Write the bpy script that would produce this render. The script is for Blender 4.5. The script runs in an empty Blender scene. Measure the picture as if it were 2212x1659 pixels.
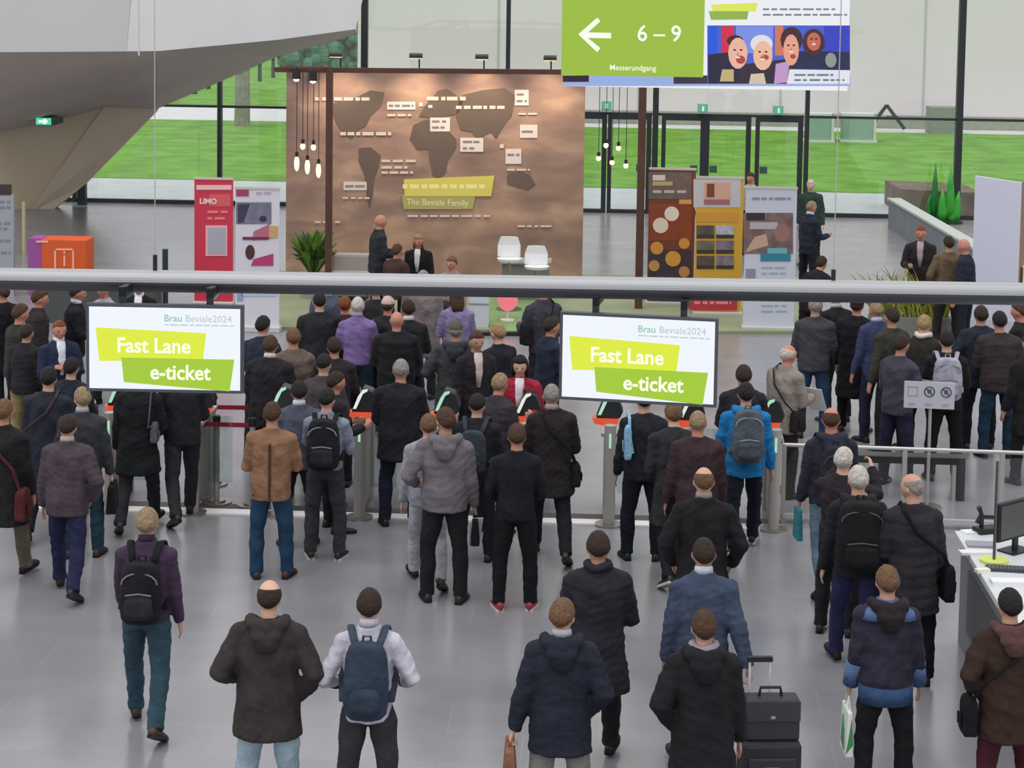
import bpy, math, random
import numpy as np
from mathutils import Matrix, Vector, Euler

# ---------------------------------------------------------------- camera, sky, sun, exposure
S = bpy.context.scene
C = S.collection
F = 4200.0; W_, H_ = 2212.0, 1659.0
CAMZ = 6.0; PITCH = math.radians(5.0); ROLL = math.radians(0.8); SHIFT = -0.2405
cam_d = bpy.data.cameras.new('camera')
cam_d.sensor_width = 36.0; cam_d.lens = 36.0 * F / W_; cam_d.shift_y = SHIFT
cam_d.clip_end = 500
cam = bpy.data.objects.new('camera', cam_d); C.objects.link(cam)
RM = Matrix.Rotation(math.pi/2 - PITCH, 3, 'X') @ Matrix.Rotation(ROLL, 3, 'Z')
cam.matrix_world = Matrix.Translation((0, 0, CAMZ)) @ RM.to_4x4()
S.camera = cam
wd = bpy.data.worlds.new('overcast_sky'); S.world = wd; wd.use_nodes = True
nt = wd.node_tree; nt.nodes.clear()
tc = nt.nodes.new('ShaderNodeTexCoord'); sp = nt.nodes.new('ShaderNodeSeparateXYZ')
rp = nt.nodes.new('ShaderNodeValToRGB'); bg = nt.nodes.new('ShaderNodeBackground'); wo = nt.nodes.new('ShaderNodeOutputWorld')
rp.color_ramp.elements[0].position = 0.0; rp.color_ramp.elements[0].color = (0.66, 0.67, 0.70, 1)
rp.color_ramp.elements[1].position = 1.0; rp.color_ramp.elements[1].color = (1.0, 1.0, 1.0, 1)
nt.links.new(tc.outputs['Generated'], sp.inputs[0]); nt.links.new(sp.outputs['Z'], rp.inputs[0])
nt.links.new(rp.outputs[0], bg.inputs[0]); nt.links.new(bg.outputs[0], wo.inputs[0]); bg.inputs[1].default_value = 1.15
sun_d = bpy.data.lights.new('hazy_sun', 'SUN'); sun_d.energy = 1.1; sun_d.angle = math.radians(50); sun_d.color = (1, 0.98, 0.96)
sun = bpy.data.objects.new('hazy_sun', sun_d); C.objects.link(sun); sun.rotation_euler = (math.radians(18), math.radians(-12), 0)
S.view_settings.view_transform = 'Standard'; S.view_settings.look = 'None'
S.view_settings.gamma = 1.0; S.view_settings.use_curve_mapping = False
S.view_settings.exposure = 0.0
S.cycles.max_bounces = 6; S.cycles.transparent_max_bounces = 12; S.cycles.caustics_reflective = False; S.cycles.caustics_refractive = False

# ---------------------------------------------------------------- geometry of the place seen through the camera
def ray(px, py):
    d = Vector(((px - W_/2)/F, -(py - H_/2)/F + SHIFT*W_/F, -1.0))
    return RM @ d
def G(px, py, z=0.0):
    d = ray(px, py); t = (z - CAMZ)/d.z
    return Vector((d.x*t, d.y*t, z))
def AY(px, py, y):
    d = ray(px, py); t = y/d.y
    return Vector((d.x*t, y, CAMZ + d.z*t))
def height_at(p, py, px):
    """height of the point above ground point p that is seen at row py"""
    d = ray(px, py); t = p.y/d.y
    return CAMZ + d.z*t
HALL = math.radians(-2.9)
class Plane:
    """upright plane standing on ground point O, turned by angle a about z"""
    def __init__(s, O, a=HALL):
        s.O = Vector((O[0], O[1], 0)); s.a = a
        s.x = Vector((math.cos(a), math.sin(a), 0)); s.n = Vector((-math.sin(a), math.cos(a), 0))
    def uv(s, px, py, off=0.0):
        d = ray(px, py); o = Vector((0, 0, CAMZ))
        t = (s.O + s.n*off - o).dot(s.n)/d.dot(s.n)
        p = o + d*t - s.O
        return p.dot(s.x), p.z
    def loc(s): return tuple(s.O)

# ---------------------------------------------------------------- materials
def lin(h):
    h = h.lstrip('#'); r = []
    for i in (0, 2, 4):
        c = int(h[i:i+2], 16)/255.0
        r.append(c/12.92 if c <= 0.04045 else ((c+0.055)/1.055)**2.4)
    return tuple(r) + (1.0,)
MC = {}
def mat(hexc, rough=0.6, metal=0.0, var=0.0, scale=8.0, bump=0.0, emit=0.0, name=None, spec=0.5, bscale=None, coat=0.0):
    key = (hexc, rough, metal, var, scale, bump, emit, spec, bscale)
    if key in MC: return MC[key]
    m = bpy.data.materials.new(name or ('mat_' + hexc.strip('#'))); m.use_nodes = True
    t = m.node_tree; b = t.nodes['Principled BSDF']
    col = lin(hexc)
    b.inputs['Base Color'].default_value = col; b.inputs['Roughness'].default_value = rough
    b.inputs['Metallic'].default_value = metal; b.inputs['Specular IOR Level'].default_value = spec
    if emit:
        b.inputs['Emission Color'].default_value = col; b.inputs['Emission Strength'].default_value = emit
        b.inputs['Base Color'].default_value = (0.01, 0.01, 0.01, 1)
    if var or bump:
        co = t.nodes.new('ShaderNodeTexCoord')
        n = t.nodes.new('ShaderNodeTexNoise'); n.inputs['Scale'].default_value = scale; n.inputs['Detail'].default_value = 5
        t.links.new(co.outputs['Object'], n.inputs['Vector'])
        if var:
            r = t.nodes.new('ShaderNodeValToRGB')
            r.color_ramp.elements[0].position = 0.3; r.color_ramp.elements[1].position = 0.7
            r.color_ramp.elements[0].color = tuple(c*(1-var) for c in col[:3]) + (1,)
            r.color_ramp.elements[1].color = tuple(min(1, c*(1+var)) for c in col[:3]) + (1,)
            t.links.new(n.outputs['Fac'], r.inputs[0]); t.links.new(r.outputs[0], b.inputs['Base Color'])
        if bump:
            n2 = t.nodes.new('ShaderNodeTexNoise'); n2.inputs['Scale'].default_value = bscale or scale*3; n2.inputs['Detail'].default_value = 4
            t.links.new(co.outputs['Object'], n2.inputs['Vector'])
            bp = t.nodes.new('ShaderNodeBump'); bp.inputs['Strength'].default_value = bump; bp.inputs['Distance'].default_value = 0.02
            t.links.new(n2.outputs['Fac'], bp.inputs['Height']); t.links.new(bp.outputs['Normal'], b.inputs['Normal'])
    MC[key] = m
    return m
def soft(h, k=0.16):
    h = h.lstrip('#'); c = [int(h[i:i+2], 16) for i in (0, 2, 4)]; g = sum(c)/3
    return '#%02x%02x%02x' % tuple(int(round(v*(1-k) + g*k)) for v in c)
def cloth(h): return mat(soft(h), rough=0.88, var=0.22, scale=9, bump=0.5, bscale=24, spec=0.25)
def glass_mat(tint=(0.985, 0.99, 0.99, 1), fac=0.05, name='clear_glass'):
    m = bpy.data.materials.new(name); m.use_nodes = True; t = m.node_tree; t.nodes.clear()
    o = t.nodes.new('ShaderNodeOutputMaterial'); mx = t.nodes.new('ShaderNodeMixShader')
    tr = t.nodes.new('ShaderNodeBsdfTransparent'); gl = t.nodes.new('ShaderNodeBsdfGlossy')
    tr.inputs[0].default_value = tint; gl.inputs['Roughness'].default_value = 0.02
    mx.inputs[0].default_value = fac
    t.links.new(tr.outputs[0], mx.inputs[1]); t.links.new(gl.outputs[0], mx.inputs[2]); t.links.new(mx.outputs[0], o.inputs[0])
    return m
GLASS = glass_mat()
GLASS_G = glass_mat((0.84, 0.90, 0.89, 1), 0.08, 'green_glass')
STEEL = mat('#a8a49e', 0.32, 0.85, name='brushed_steel')
DARKM = mat('#2b3033', 0.45, 0.2, name='dark_frame_metal')
BLACK = mat('#15161a', 0.5, name='black_plastic')
WHITE = mat('#e8e8ea', 0.6, name='white_lacquer')

# ---------------------------------------------------------------- mesh helpers
class MB:
    def __init__(s): s.v = []; s.f = []
    def add(s, vs, fs):
        n = len(s.v); s.v += [tuple(v) for v in vs]; s.f += [tuple(i+n for i in f) for f in fs]; return s
    def box(s, c, d, rz=0.0, rx=0.0, ry=0.0):
        R = Euler((rx, ry, rz)).to_matrix(); c = Vector(c); vs = []
        for x in (-.5, .5):
            for y in (-.5, .5):
                for z in (-.5, .5): vs.append(c + R @ Vector((x*d[0], y*d[1], z*d[2])))
        return s.add(vs, [(0,1,3,2), (4,6,7,5), (0,4,5,1), (2,3,7,6), (0,2,6,4), (1,5,7,3)])
    def b2(s, lo, hi):
        return s.box([(lo[i]+hi[i])/2 for i in range(3)], [abs(hi[i]-lo[i]) for i in range(3)])
    def bar(s, a, b, w, d=None):
        a = Vector(a); b = Vector(b); return s.tube([a, b], [w/2*1.414, w/2*1.414], n=4, d=(d or w)/w)
    def tube(s, pts, rad, n=12, d=1.0, up=None, cap=True):
        """rad: list of r or (ra, rb); ra along side vector, rb along the other"""
        pts = [Vector(p) for p in pts]; vs = []; m = len(pts); prev = None
        for i, p in enumerate(pts):
            t = (pts[min(i+1, m-1)] - pts[max(i-1, 0)])
            if t.length < 1e-9: t = Vector((0, 0, 1))
            t.normalize()
            if up is not None: a = Vector(up) - t*Vector(up).dot(t)
            elif prev is not None: a = prev - t*prev.dot(t)
            else:
                q = Vector((1, 0, 0)) if abs(t.x) < 0.9 else Vector((0, 1, 0)); a = q - t*q.dot(t)
            a.normalize(); b = t.cross(a); prev = a
            r = rad[i] if isinstance(rad, (list, tuple)) else rad
            ra, rb = (r if isinstance(r, (tuple, list)) else (r, r*d))
            o = math.pi/4 if n == 4 else 0
            for k in range(n):
                an = 2*math.pi*k/n + o
                vs.append(p + a*(math.cos(an)*ra) + b*(math.sin(an)*rb))
        fs = []
        for i in range(m-1):
            for k in range(n):
                k2 = (k+1) % n
                fs.append((i*n+k, i*n+k2, (i+1)*n+k2, (i+1)*n+k))
        if cap:
            fs.append(tuple(reversed(range(n)))); fs.append(tuple(range((m-1)*n, m*n)))
        return s.add(vs, fs)
    def cyl(s, p, r, h, n=24, r2=None):
        p = Vector(p); return s.tube([p, p + Vector((0, 0, h))], [r, r if r2 is None else r2], n=n)
    def sph(s, c, r, n=12, m=8):
        c = Vector(c); r = (r, r, r) if not isinstance(r, (tuple, list)) else r; vs = []; fs = []
        for j in range(1, m):
            th = math.pi*j/m
            for k in range(n):
                an = 2*math.pi*k/n
                vs.append((c.x + r[0]*math.sin(th)*math.cos(an), c.y + r[1]*math.sin(th)*math.sin(an), c.z + r[2]*math.cos(th)))
        t = len(vs); vs += [(c.x, c.y, c.z+r[2]), (c.x, c.y, c.z-r[2])]
        for j in range(m-2):
            for k in range(n):
                k2 = (k+1) % n; fs.append((j*n+k, (j+1)*n+k, (j+1)*n+k2, j*n+k2))
        for k in range(n):
            k2 = (k+1) % n; fs.append((t, k, k2)); fs.append((t+1, (m-2)*n+k2, (m-2)*n+k))
        return s.add(vs, fs)
    def prism(s, pts, ext):
        """polygon pts (3d) pushed along ext"""
        n = len(pts); ext = Vector(ext)
        vs = [Vector(p) for p in pts] + [Vector(p) + ext for p in pts]
        fs = [tuple(range(n)), tuple(reversed(range(n, 2*n)))]
        for i in range(n): fs.append((i, i+n, (i+1) % n + n, (i+1) % n))
        return s.add(vs, fs)
    def mesh(s, name, smooth=False):
        me = bpy.data.meshes.new(name); me.from_pydata(s.v, [], s.f); me.update()
        if smooth: me.polygons.foreach_set('use_smooth', [True]*len(me.polygons))
        return me
    def build(s, name, m, parent=None, smooth=False, bevel=0.0, recalc=True):
        me = s.mesh(name, smooth); o = bpy.data.objects.new(name, me); C.objects.link(o)
        me.materials.append(m)
        if recalc:
            import bmesh
            bm = bmesh.new(); bm.from_mesh(me); bmesh.ops.recalc_face_normals(bm, faces=bm.faces); bm.to_mesh(me); bm.free()
        if bevel:
            b = o.modifiers.new('bevel', 'BEVEL'); b.width = bevel; b.segments = 2; b.limit_method = 'ANGLE'
        if parent: o.parent = parent
        return o
def tag(o, label=None, cat=None, group=None, kind=None):
    if label: o['label'] = label
    if cat: o['category'] = cat
    if group: o['group'] = group
    if kind: o['kind'] = kind
    return o
def thing(name, label, cat, loc=(0, 0, 0), rz=0.0, group=None):
    o = bpy.data.objects.new(name, None); C.objects.link(o); o.empty_display_size = 0.1
    o.location = loc; o.rotation_euler = (0, 0, rz); return tag(o, label, cat, group)
def struct(o): o['kind'] = 'structure'; return o
def text(s, loc, size, m, parent, ext=0.002, align='CENTER', bold=0.0, name='lettering', rx=math.pi/2, sx=1.0, rz=0.0):
    cu = bpy.data.curves.new(name, 'FONT'); cu.body = s; cu.size = size; cu.extrude = ext; cu.offset = bold
    cu.align_x = align; cu.align_y = 'CENTER'; cu.resolution_u = 3; cu.materials.append(m)
    o = bpy.data.objects.new(name, cu); C.objects.link(o); o.parent = parent; o.location = loc
    o.rotation_euler = (rx, 0, rz); o.scale = (sx, 1, 1); return o
def dashes(p, P, x0, x1, y, h, m, off=-0.012, seed=1, name='small_print'):
    """one line of print too small to read, as word-shaped bars, between image columns x0..x1 at row y"""
    r = random.Random(seed); b = MB(); x = x0
    while x < x1 - 3:
        w = min(x1 - x, r.uniform(8, 26)); q = [P.uv(x, y-h/2, off), P.uv(x+w, y-h/2, off), P.uv(x+w, y+h/2, off), P.uv(x, y+h/2, off)]
        b.prism([(u, off, z) for u, z in q], (0, 0.013, 0)); x += w + r.uniform(3, 6)
    return b.build(name, m, p)
def poly(p, P, pts, m, name, off=-0.01, th=0.011):
    """flat printed shape given by its corners in the photograph, on plane P"""
    return MB().prism([(P.uv(x, y, off)[0], off, P.uv(x, y, off)[1]) for x, y in pts], (0, th, 0)).build(name, m, p)
def R4(x0, y0, x1, y1): return [(x0, y0), (x1, y0), (x1, y1), (x0, y1)]
def ell(cx, cy, rx, ry, n=14): return [(cx + rx*math.cos(2*math.pi*k/n), cy + ry*math.sin(2*math.pi*k/n)) for k in range(n)]
# ---------------------------------------------------------------- setting: floor, glass wall, outside
HX = Vector((math.cos(HALL), math.sin(HALL), 0)); HV = Vector((-math.sin(HALL), math.cos(HALL), 0))
WO = G(1106, 455)                                   # foot of the glass wall
WP = Plane(WO)
def hall(u, v, z=0.0):                              # u metres along the wall, v metres in front of (-) / behind (+) it
    return WP.O + HX*u + HV*v + Vector((0, 0, z))
def floor_mat():
    m = bpy.data.materials.new('grey_floor_tiles'); m.use_nodes = True; t = m.node_tree; b = t.nodes['Principled BSDF']
    co = t.nodes.new('ShaderNodeTexCoord'); br = t.nodes.new('ShaderNodeTexBrick')
    br.inputs['Scale'].default_value = 1.0; br.offset = 0.5; br.inputs['Brick Width'].default_value = 1.2; br.inputs['Row Height'].default_value = 0.6
    br.inputs['Mortar Size'].default_value = 0.006; br.inputs['Mortar Smooth'].default_value = 0.3
    br.inputs['Color1'].default_value = lin('#86868b'); br.inputs['Color2'].default_value = lin('#8b8b90'); br.inputs['Mortar'].default_value = lin('#909095')
    t.links.new(co.outputs['Object'], br.inputs['Vector'])
    n = t.nodes.new('ShaderNodeTexNoise'); n.inputs['Scale'].default_value = 1.2; n.inputs['Detail'].default_value = 6
    t.links.new(co.outputs['Object'], n.inputs['Vector'])
    mx = t.nodes.new('ShaderNodeMix'); mx.data_type = 'RGBA'; mx.blend_type = 'OVERLAY'; mx.inputs[0].default_value = 0.25
    t.links.new(br.outputs['Color'], mx.inputs[6]); t.links.new(n.outputs['Fac'], mx.inputs[7]); t.links.new(mx.outputs[2], b.inputs['Base Color'])
    mr = t.nodes.new('ShaderNodeMapRange'); mr.inputs[3].default_value = 0.16; mr.inputs[4].default_value = 0.27
    t.links.new(n.outputs['Fac'], mr.inputs[0]); t.links.new(mr.outputs[0], b.inputs['Roughness'])
    b.inputs['Specular IOR Level'].default_value = 0.85
    return m
fl = struct(MB().add([(-34, -46, 0), (34, -46, 0), (34, 0.0, 0), (-34, 0.0, 0)], [(0, 1, 2, 3)]).build('floor', floor_mat(), recalc=False))
fl.location = WP.O; fl.rotation_euler = (0, 0, HALL)
# concrete apron, lawn, road, far lawn outside
def strip(name, v0, v1, m, z=-0.02, u0=-60, u1=60, th=0.06):
    o = MB().b2((u0, v0, z-th), (u1, v1, z)).build(name, m); o.location = WP.O; o.rotation_euler = (0, 0, HALL); return struct(o)
def grass_mat():
    m = mat('#6c9c41', 0.95, var=0.25, scale=0.9, bump=0.5, bscale=14, spec=0.1, name='lawn_green'); return m
concrete = mat('#b4bcbc', 0.8, var=0.07, scale=1.5, name='pale_concrete')
strip('trim_outside_apron', 0.02, 5.6, concrete)
strip('lawn', 5.6, 26.0, grass_mat(), z=0.0)
strip('road', 26.0, 34.0, mat('#cfd2d0', 0.8, var=0.04, scale=1), z=-0.01, u0=-60, u1=60)
strip('lawn', 34.0, 110.0, grass_mat(), z=0.0)
# large pale hall across the road
fac = Plane(G(1106, 262), HALL)
u_l = fac.uv(772, 200)[0]
fb = MB().b2((u_l, 0, 0), (60, 12, 16)).build('building_facade', mat('#e6dee1', 0.7, var=0.02, scale=0.5)); fb.location = fac.loc(); fb.rotation_euler = (0, 0, HALL)
fb2 = MB()
for k in range(8): fb2.b2((u_l + 5.5*(k+1), -0.03, 0), (u_l + 5.5*(k+1) + 0.06, 0.0, 16))
for z in (5.2, 9.5): fb2.b2((u_l, -0.03, z), (60, 0.0, z+0.06))
fb2.build('panel_joint', mat('#b9babd', 0.7), fb)
MB().b2((u_l, -0.05, 0), (60, 0.0, 0.5)).build('plinth', mat('#9aa08e', 0.9, var=0.1), fb)
tag(fb, 'large pale panelled exhibition hall across the road, seen through the glass', 'building')
fb['kind'] = 'thing'

# glass wall: one window per bay, with its left mullion
MUL = [-180, 163, 475, 785, 1093, 1412, 1738, 2065, 2392]
ZT = 8.6; ztr = WP.uv(1100, 241)[1]
def doorbay(i): return MUL[i] in (1093, 1412)
for i in range(len(MUL)-1):
    u0 = WP.uv(MUL[i], 455)[0]; u1 = WP.uv(MUL[i+1], 455)[0]
    w = thing('window_%d' % (i+1), None, None, WP.loc(), HALL); struct(w)
    wm = 0.16 if MUL[i] in (785, 2065) else 0.1
    if MUL[i] == 1412: wm = 0.14
    z0 = 0.0
    MB().b2((u0-wm/2, -0.10, 0), (u0+wm/2, 0.10, ZT)).build('mullion', DARKM, w)
    zb = ztr if doorbay(i) else 0.0
    fr = MB(); fr.b2((u0+wm/2, -0.05, ztr-0.03), (u1-0.08, 0.05, ztr+0.03))
    if not doorbay(i): fr.b2((u0+wm/2, -0.06, 0.0), (u1-0.08, 0.06, 0.10))
    fr.build('transom', DARKM, w)
    MB().b2((u0+wm/2, -0.006, zb+0.03), (u1-0.05, 0.006, ZT)).build('window_glass', GLASS, w)
# entrance doors
dl = [(1225, 1300), (1316, 1396), (1432, 1512), (1526, 1610), (1634, 1722)]
for k, (a, b_) in enumerate(dl):
    u0 = WP.uv(a, 455)[0]; u1 = WP.uv(b_, 455)[0]; zt = ztr - 0.02
    d = thing('door_%d' % (k+1), None, None, WP.loc(), HALL); struct(d)
    m = MB(); m.b2((u0-.07, -.06, 0), (u0+.03, .06, zt)); m.b2((u1-.03, -.06, 0), (u1+.09, .06, zt)); m.b2((u0+.03, -.06, zt-.12), (u1-.03, .06, zt)); m.b2((u0+.03, -.06, 0), (u1-.03, .06, .09))
    m.build('door_frame', DARKM, d); MB().b2((u0+.03, -.005, .09), (u1-.03, .005, zt-.12)).build('door_glass', GLASS, d)
    hx = u1-.18 if k in (1, 2) else u0+.14
    MB().b2((hx-.09, -.1, 1.05), (hx+.09, -.005, 1.22)).build('door_handle', mat('#2c5a45', 0.5), d)
for k, (x, y) in enumerate([(1310, 230), (1518, 236), (1681, 240)]):
    u, z = WP.uv(x, y, -0.2)
    e = thing('exit_sign', ['small green exit sign above the far left door leaf', 'small green exit sign above the middle doors', 'small green exit sign above the right-hand door'][k], 'sign', hall(u, -0.25, z-0.09), HALL, 'green exit signs above the doors')
    MB().b2((-.12, -.03, 0), (.12, .23, .22)).build('housing', mat('#7fb8a4', 0.5), e)
    MB().b2((-.10, -.045, .03), (.10, -.028, .19)).build('sign_face', mat('#63c79b', 0.5, emit=0.7), e)
    MB().b2((-.02, -.055, .05), (.03, -.044, .17)).build('pictogram', mat('#e8fff4', 0.5, emit=0.8), e)

# ---- slanting concrete volume on the left
def P3(px, py, y): return AY(px, py, y)
concW = mat('#f1eff0', 0.85, var=0.03, scale=0.6, name='white_panel_cladding')
concG = mat('#c0b4aa', 0.9, var=0.06, scale=0.7, name='taupe_render')
def solid(name, pts, ext, m):
    return struct(MB().prism(pts, ext).build(name, m))
yl, ym, yr = 36.0, 39.0, 46.4
_a = P3(274, 111, ym-.3); _c = P3(-60, 113, yl); QP = Plane(_c, math.atan2(_a.y-_c.y, _a.x-_c.x))
def qpp(x, y): u, z = QP.uv(x, y); return QP.O + QP.x*u + Vector((0, 0, z))
solid('wall_left_parapet', [qpp(-60, -120), qpp(292, -120), qpp(273, 111), qpp(-60, 113)], QP.n*.3, mat('#d6d8d8', 0.85, var=0.02, scale=0.5))
_b = P3(768, 63, yr); UP = Plane(_a, math.atan2(_b.y-_a.y, _b.x-_a.x))
def upp(x, y): u, z = UP.uv(x, y); return UP.O + UP.x*u + Vector((0, 0, z))
solid('wall_left_upper', [upp(294, -120), upp(812, -120), upp(768, 63), upp(600, 86), upp(345, 110), upp(274, 111)], UP.n*.3, concW)
# soffit: warped strip from the parapet foot down to the glass
sf = MB()
near = [qpp(-60, 113), qpp(200, 112), qpp(273, 111), upp(345, 110), upp(600, 86), upp(768, 63)]
far = [P3(-60, 300, 46.2), P3(150, 253, 46.7), P3(225, 232, 46.9), P3(338, 236, 47.3), P3(600, 122, 47.3), P3(772, 74, 47.3)]
n = len(near); up = Vector((0, 0, 0.15))
bk_ = Vector((0, .25, 0)); vs = near + far + [p+up+bk_ for p in near] + [p+up for p in far]
fs = []
for i in range(n-1):
    fs += [(i, i+1, n+i+1, n+i), (2*n+i, 3*n+i, 3*n+i+1, 2*n+i+1), (i, 2*n+i, 2*n+i+1, i+1), (n+i, n+i+1, 3*n+i+1, 3*n+i)]
fs += [(0, n, 3*n, 2*n), (n-1, 2*n+n-1, 3*n+n-1, 2*n-1)]
o = MB().add(vs, fs).build('ceiling_soffit', concG); struct(o)
ex = Vector((0, 0.4, 0))
solid('wall_left_base', [P3(-60, 296, 46.2), P3(226, 230, 46.9), P3(62, 463, 46.9), P3(-60, 463, 46.4)], ex, mat('#c8baa0', 0.9, var=0.08, scale=0.6))
solid('wall_left_buttress', [P3(226, 229, 46.85), P3(342, 228, 47.2), P3(334, 243, 47.2), P3(182, 398, 47.2), P3(103, 463, 46.9), P3(60, 463, 46.85)], (0, 0.35, 0), mat('#cdbfac', 0.85, var=0.05, scale=0.6))
cn = struct(MB().b2((-.1, -.1, 0), (.1, .1, .55)).build('trim_1', DARKM)); cn.location = G(178, 442)
e = AY(95, 262, 45.6)
es = thing('exit_sign', 'glowing green exit sign under the slanting taupe soffit', 'sign', e, HALL)
MB().b2((-.20, -.03, -.10), (.20, .9, .10)).build('housing', mat('#3e6a5a', 0.5), es)
MB().b2((-.18, -.045, -.08), (.18, -.03, .08)).build('sign_face', mat('#5fe0b0', 0.5, emit=0.9), es)
MB().b2((-.12, -.055, -.03), (.10, -.044, .03)).b2((.0, -.055, -.06), (.06, -.044, .06)).build('pictogram', mat('#eafff8', 0.5, emit=1.0), es)

# ---- outside things
def tree(px, py, r, h, lab):
    p = G(px, py); t = thing('tree', lab, 'tree', p, 0)
    b = MB(); b.tube([(0, 0, 0), (0.03, 0, h*.5), (0, 0, h)], [r*1.25, r, r*.8], n=10)
    rr = random.Random(int(px))
    for k in range(6):
        a = rr.uniform(0, 6.28); b.tube([(0, 0, h*(.55+.07*k)), (math.cos(a)*1.2, math.sin(a)*1.2, h*(.75+.07*k))], [r*.4, r*.12], n=6)
    b.build('trunk', mat('#8b8c7c', 0.95, var=0.25, scale=6, bump=0.6), t)
    lf = MB()
    for k in range(420):
        a = rr.uniform(0, 6.28); q = rr.random()**.5*2.2; z = h*(.82 + .5*rr.random())
        c = Vector((math.cos(a)*q, math.sin(a)*q, z)); d = Vector((rr.uniform(-1, 1), rr.uniform(-1, 1), rr.uniform(-1, 1)))*.18; e2 = Vector((rr.uniform(-1, 1), rr.uniform(-1, 1), rr.uniform(-1, 1)))*.12
        lf.add([c-d, c+e2, c+d, c-e2], [(0, 1, 2, 3)])
    lf.build('foliage', mat('#4d7a3c', 0.9), t, recalc=False)
tree(523, 272, 0.24, 7, 'young tree with a grey-green trunk at the edge of the lawn beyond the glass')
for k, (x, y) in enumerate([(421, 203), (450, 192), (561, 176), (590, 168)]):
    b = MB().cyl((0, 0, 0), 0.11, 1.5, 8, 0.08).build('bollard', mat('#3f4a3a', 0.8)); b.location = G(x, y)
    tag(b, ['dark post on the far lawn beyond the road, leftmost of four', 'dark post on the far lawn beyond the road, second of four from left', 'dark post just right of the tree on the far lawn', 'dark post on the far lawn nearest the brown backdrop'][k], 'post', 'posts on the far lawn')
hp = G(705, 150)
hd = MB(); rr = random.Random(4)
for k in range(260):
    c = Vector((rr.uniform(-2.6, 2.6), rr.uniform(-.8, .8), rr.uniform(.1, 2.9))); hd.sph(c, rr.uniform(.25, .5), 6, 5)
hb = hd.build('hedge', mat('#4f8063', 0.9, var=0.3, scale=2)); hb.location = hp
tag(hb, 'dark green clipped hedge behind the soffit tip and the backdrop', 'hedge')
# glazed bicycle shelter boxes on the lawn, right
for k, (x0, x1, yb, yt) in enumerate([(1742, 1797, 307, 250), (1820, 1888, 307, 250)]):
    P = Plane(G((x0+x1)/2, yb)); ua, za = P.uv(x0, yb); ub, _ = P.uv(x1, yb); zt = P.uv(x0, yt)[1]
    t = thing('glass_shelter', ['left greenish glass shelter on the lawn outside', 'right greenish glass shelter on the lawn outside'][k], 'shelter', P.loc(), HALL, 'glass shelters on the lawn')
    MB().b2((ua, 0, .06), (ub, .8, zt)).build('glass_box', mat('#8fae9f', 0.3, var=0.1, scale=1), t)
    MB().b2((ua-.1, -.1, 0), (ub+.1, .9, .07)).build('plinth', mat('#d5dad6', 0.7), t)
    f = MB(); f.b2((ub-.03, -.04, .07), (ub+.06, .04, zt+.1)); f.b2((ua-.06, -.04, zt-.02), (ub+.06, .84, zt+.08)); f.build('frame', mat('#cfd6d2', 0.6), t)
ab = G(1925, 284)
t = thing('steel_support', 'dark angled steel support standing by the road outside', 'support', ab)
MB().bar((-.9, 0, 0), (-.2, 0, 1.0), .12).bar((-.2, 0, 1.0), (.5, 0, .1), .12).bar((-.2, 0, .55), (.25, 0, .55), .08).build('bracket', DARKM, t)
bx = MB().b2((-.6, 0, 0), (.6, 1, 1.0)).build('utility_cabinet', mat('#8c9288', 0.8, var=0.1)); bx.location = G(2045, 290)
tag(bx, 'grey utility cabinet outside behind the right-hand thick mullion', 'cabinet')

# ---- ramp parapet and planting at the right
ga = G(1918, 492); gb = G(2125, 628); RP = Plane(ga, math.atan2(gb.y-ga.y, gb.x-ga.x)); RL = (gb-ga).length
ra = thing('ramp_parapet', 'grey concrete parapet running towards the camera beside the green blade sculptures', 'parapet', RP.loc(), RP.a)
hz = height_at(ga, 432, 1916)
MB().b2((0, 0, 0), (RL, .25, hz)).build('slab', mat('#7a7f83', 0.8, var=0.08, scale=1.5), ra)
MB().b2((-.03, -.03, hz), (RL+.03, .28, hz+.05)).build('coping', mat('#b3bab4', 0.7), ra)
earth = MB().prism([Vector(G(1960, 470)) + Vector((0, .9, 0)), G(2140, 480) + Vector((0, .9, 0)), G(2140, 480) + Vector((0, 3.0, 0)), G(1960, 470) + Vector((0, 3.0, 0))], (0, 0, .6)).build('planting_bed', mat('#6d5f50', 0.95, var=0.35, scale=3, bump=0.5))
tag(earth, 'brown planted bed with bare shrubs behind the concrete parapet', 'planter')
def blades(name, lab, px, py, tops, m, w=0.09, group=None):
    p = G(px, py); t = thing(name, lab, 'sculpture', p, 0, group)
    for k, (dx, x2, yt) in enumerate(tops):
        zt = height_at(p, yt, px); b = MB(); x0 = dx/ (F/p.y); xt = x2/(F/p.y)
        b.tube([(x0, 0, 0), (x0*.9+xt*.1, 0, zt*.3), (x0*.5+xt*.5, .02, zt*.65), (xt, 0, zt)], [w*.6, w, w*.7, .008], n=8, d=.35, up=(1, 0, 0))
        b.build('blade', m, t, smooth=True)
    MB().cyl((0, 0, 0), .3, .05, 20).build('base', DARKM, t)
gm = mat('#1c7a33', 0.35, var=0.2, scale=3, name='glossy_green')
blades('grass_sculpture', 'pair of tall dark green blades rising left beside the concrete parapet', 2018, 478, [(0, -1, 350), (-14, -10, 420), (10, 14, 440)], gm, group='tall green grass-blade sculptures')
blades('grass_sculpture', 'tall bright green blades rising right, in front of the thick mullion', 2052, 482, [(0, -2, 358), (-16, -18, 408), (12, 18, 412), (6, -6, 440)], mat('#35a030', 0.35, var=0.2, scale=3), w=.12, group='tall green grass-blade sculptures')
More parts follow.
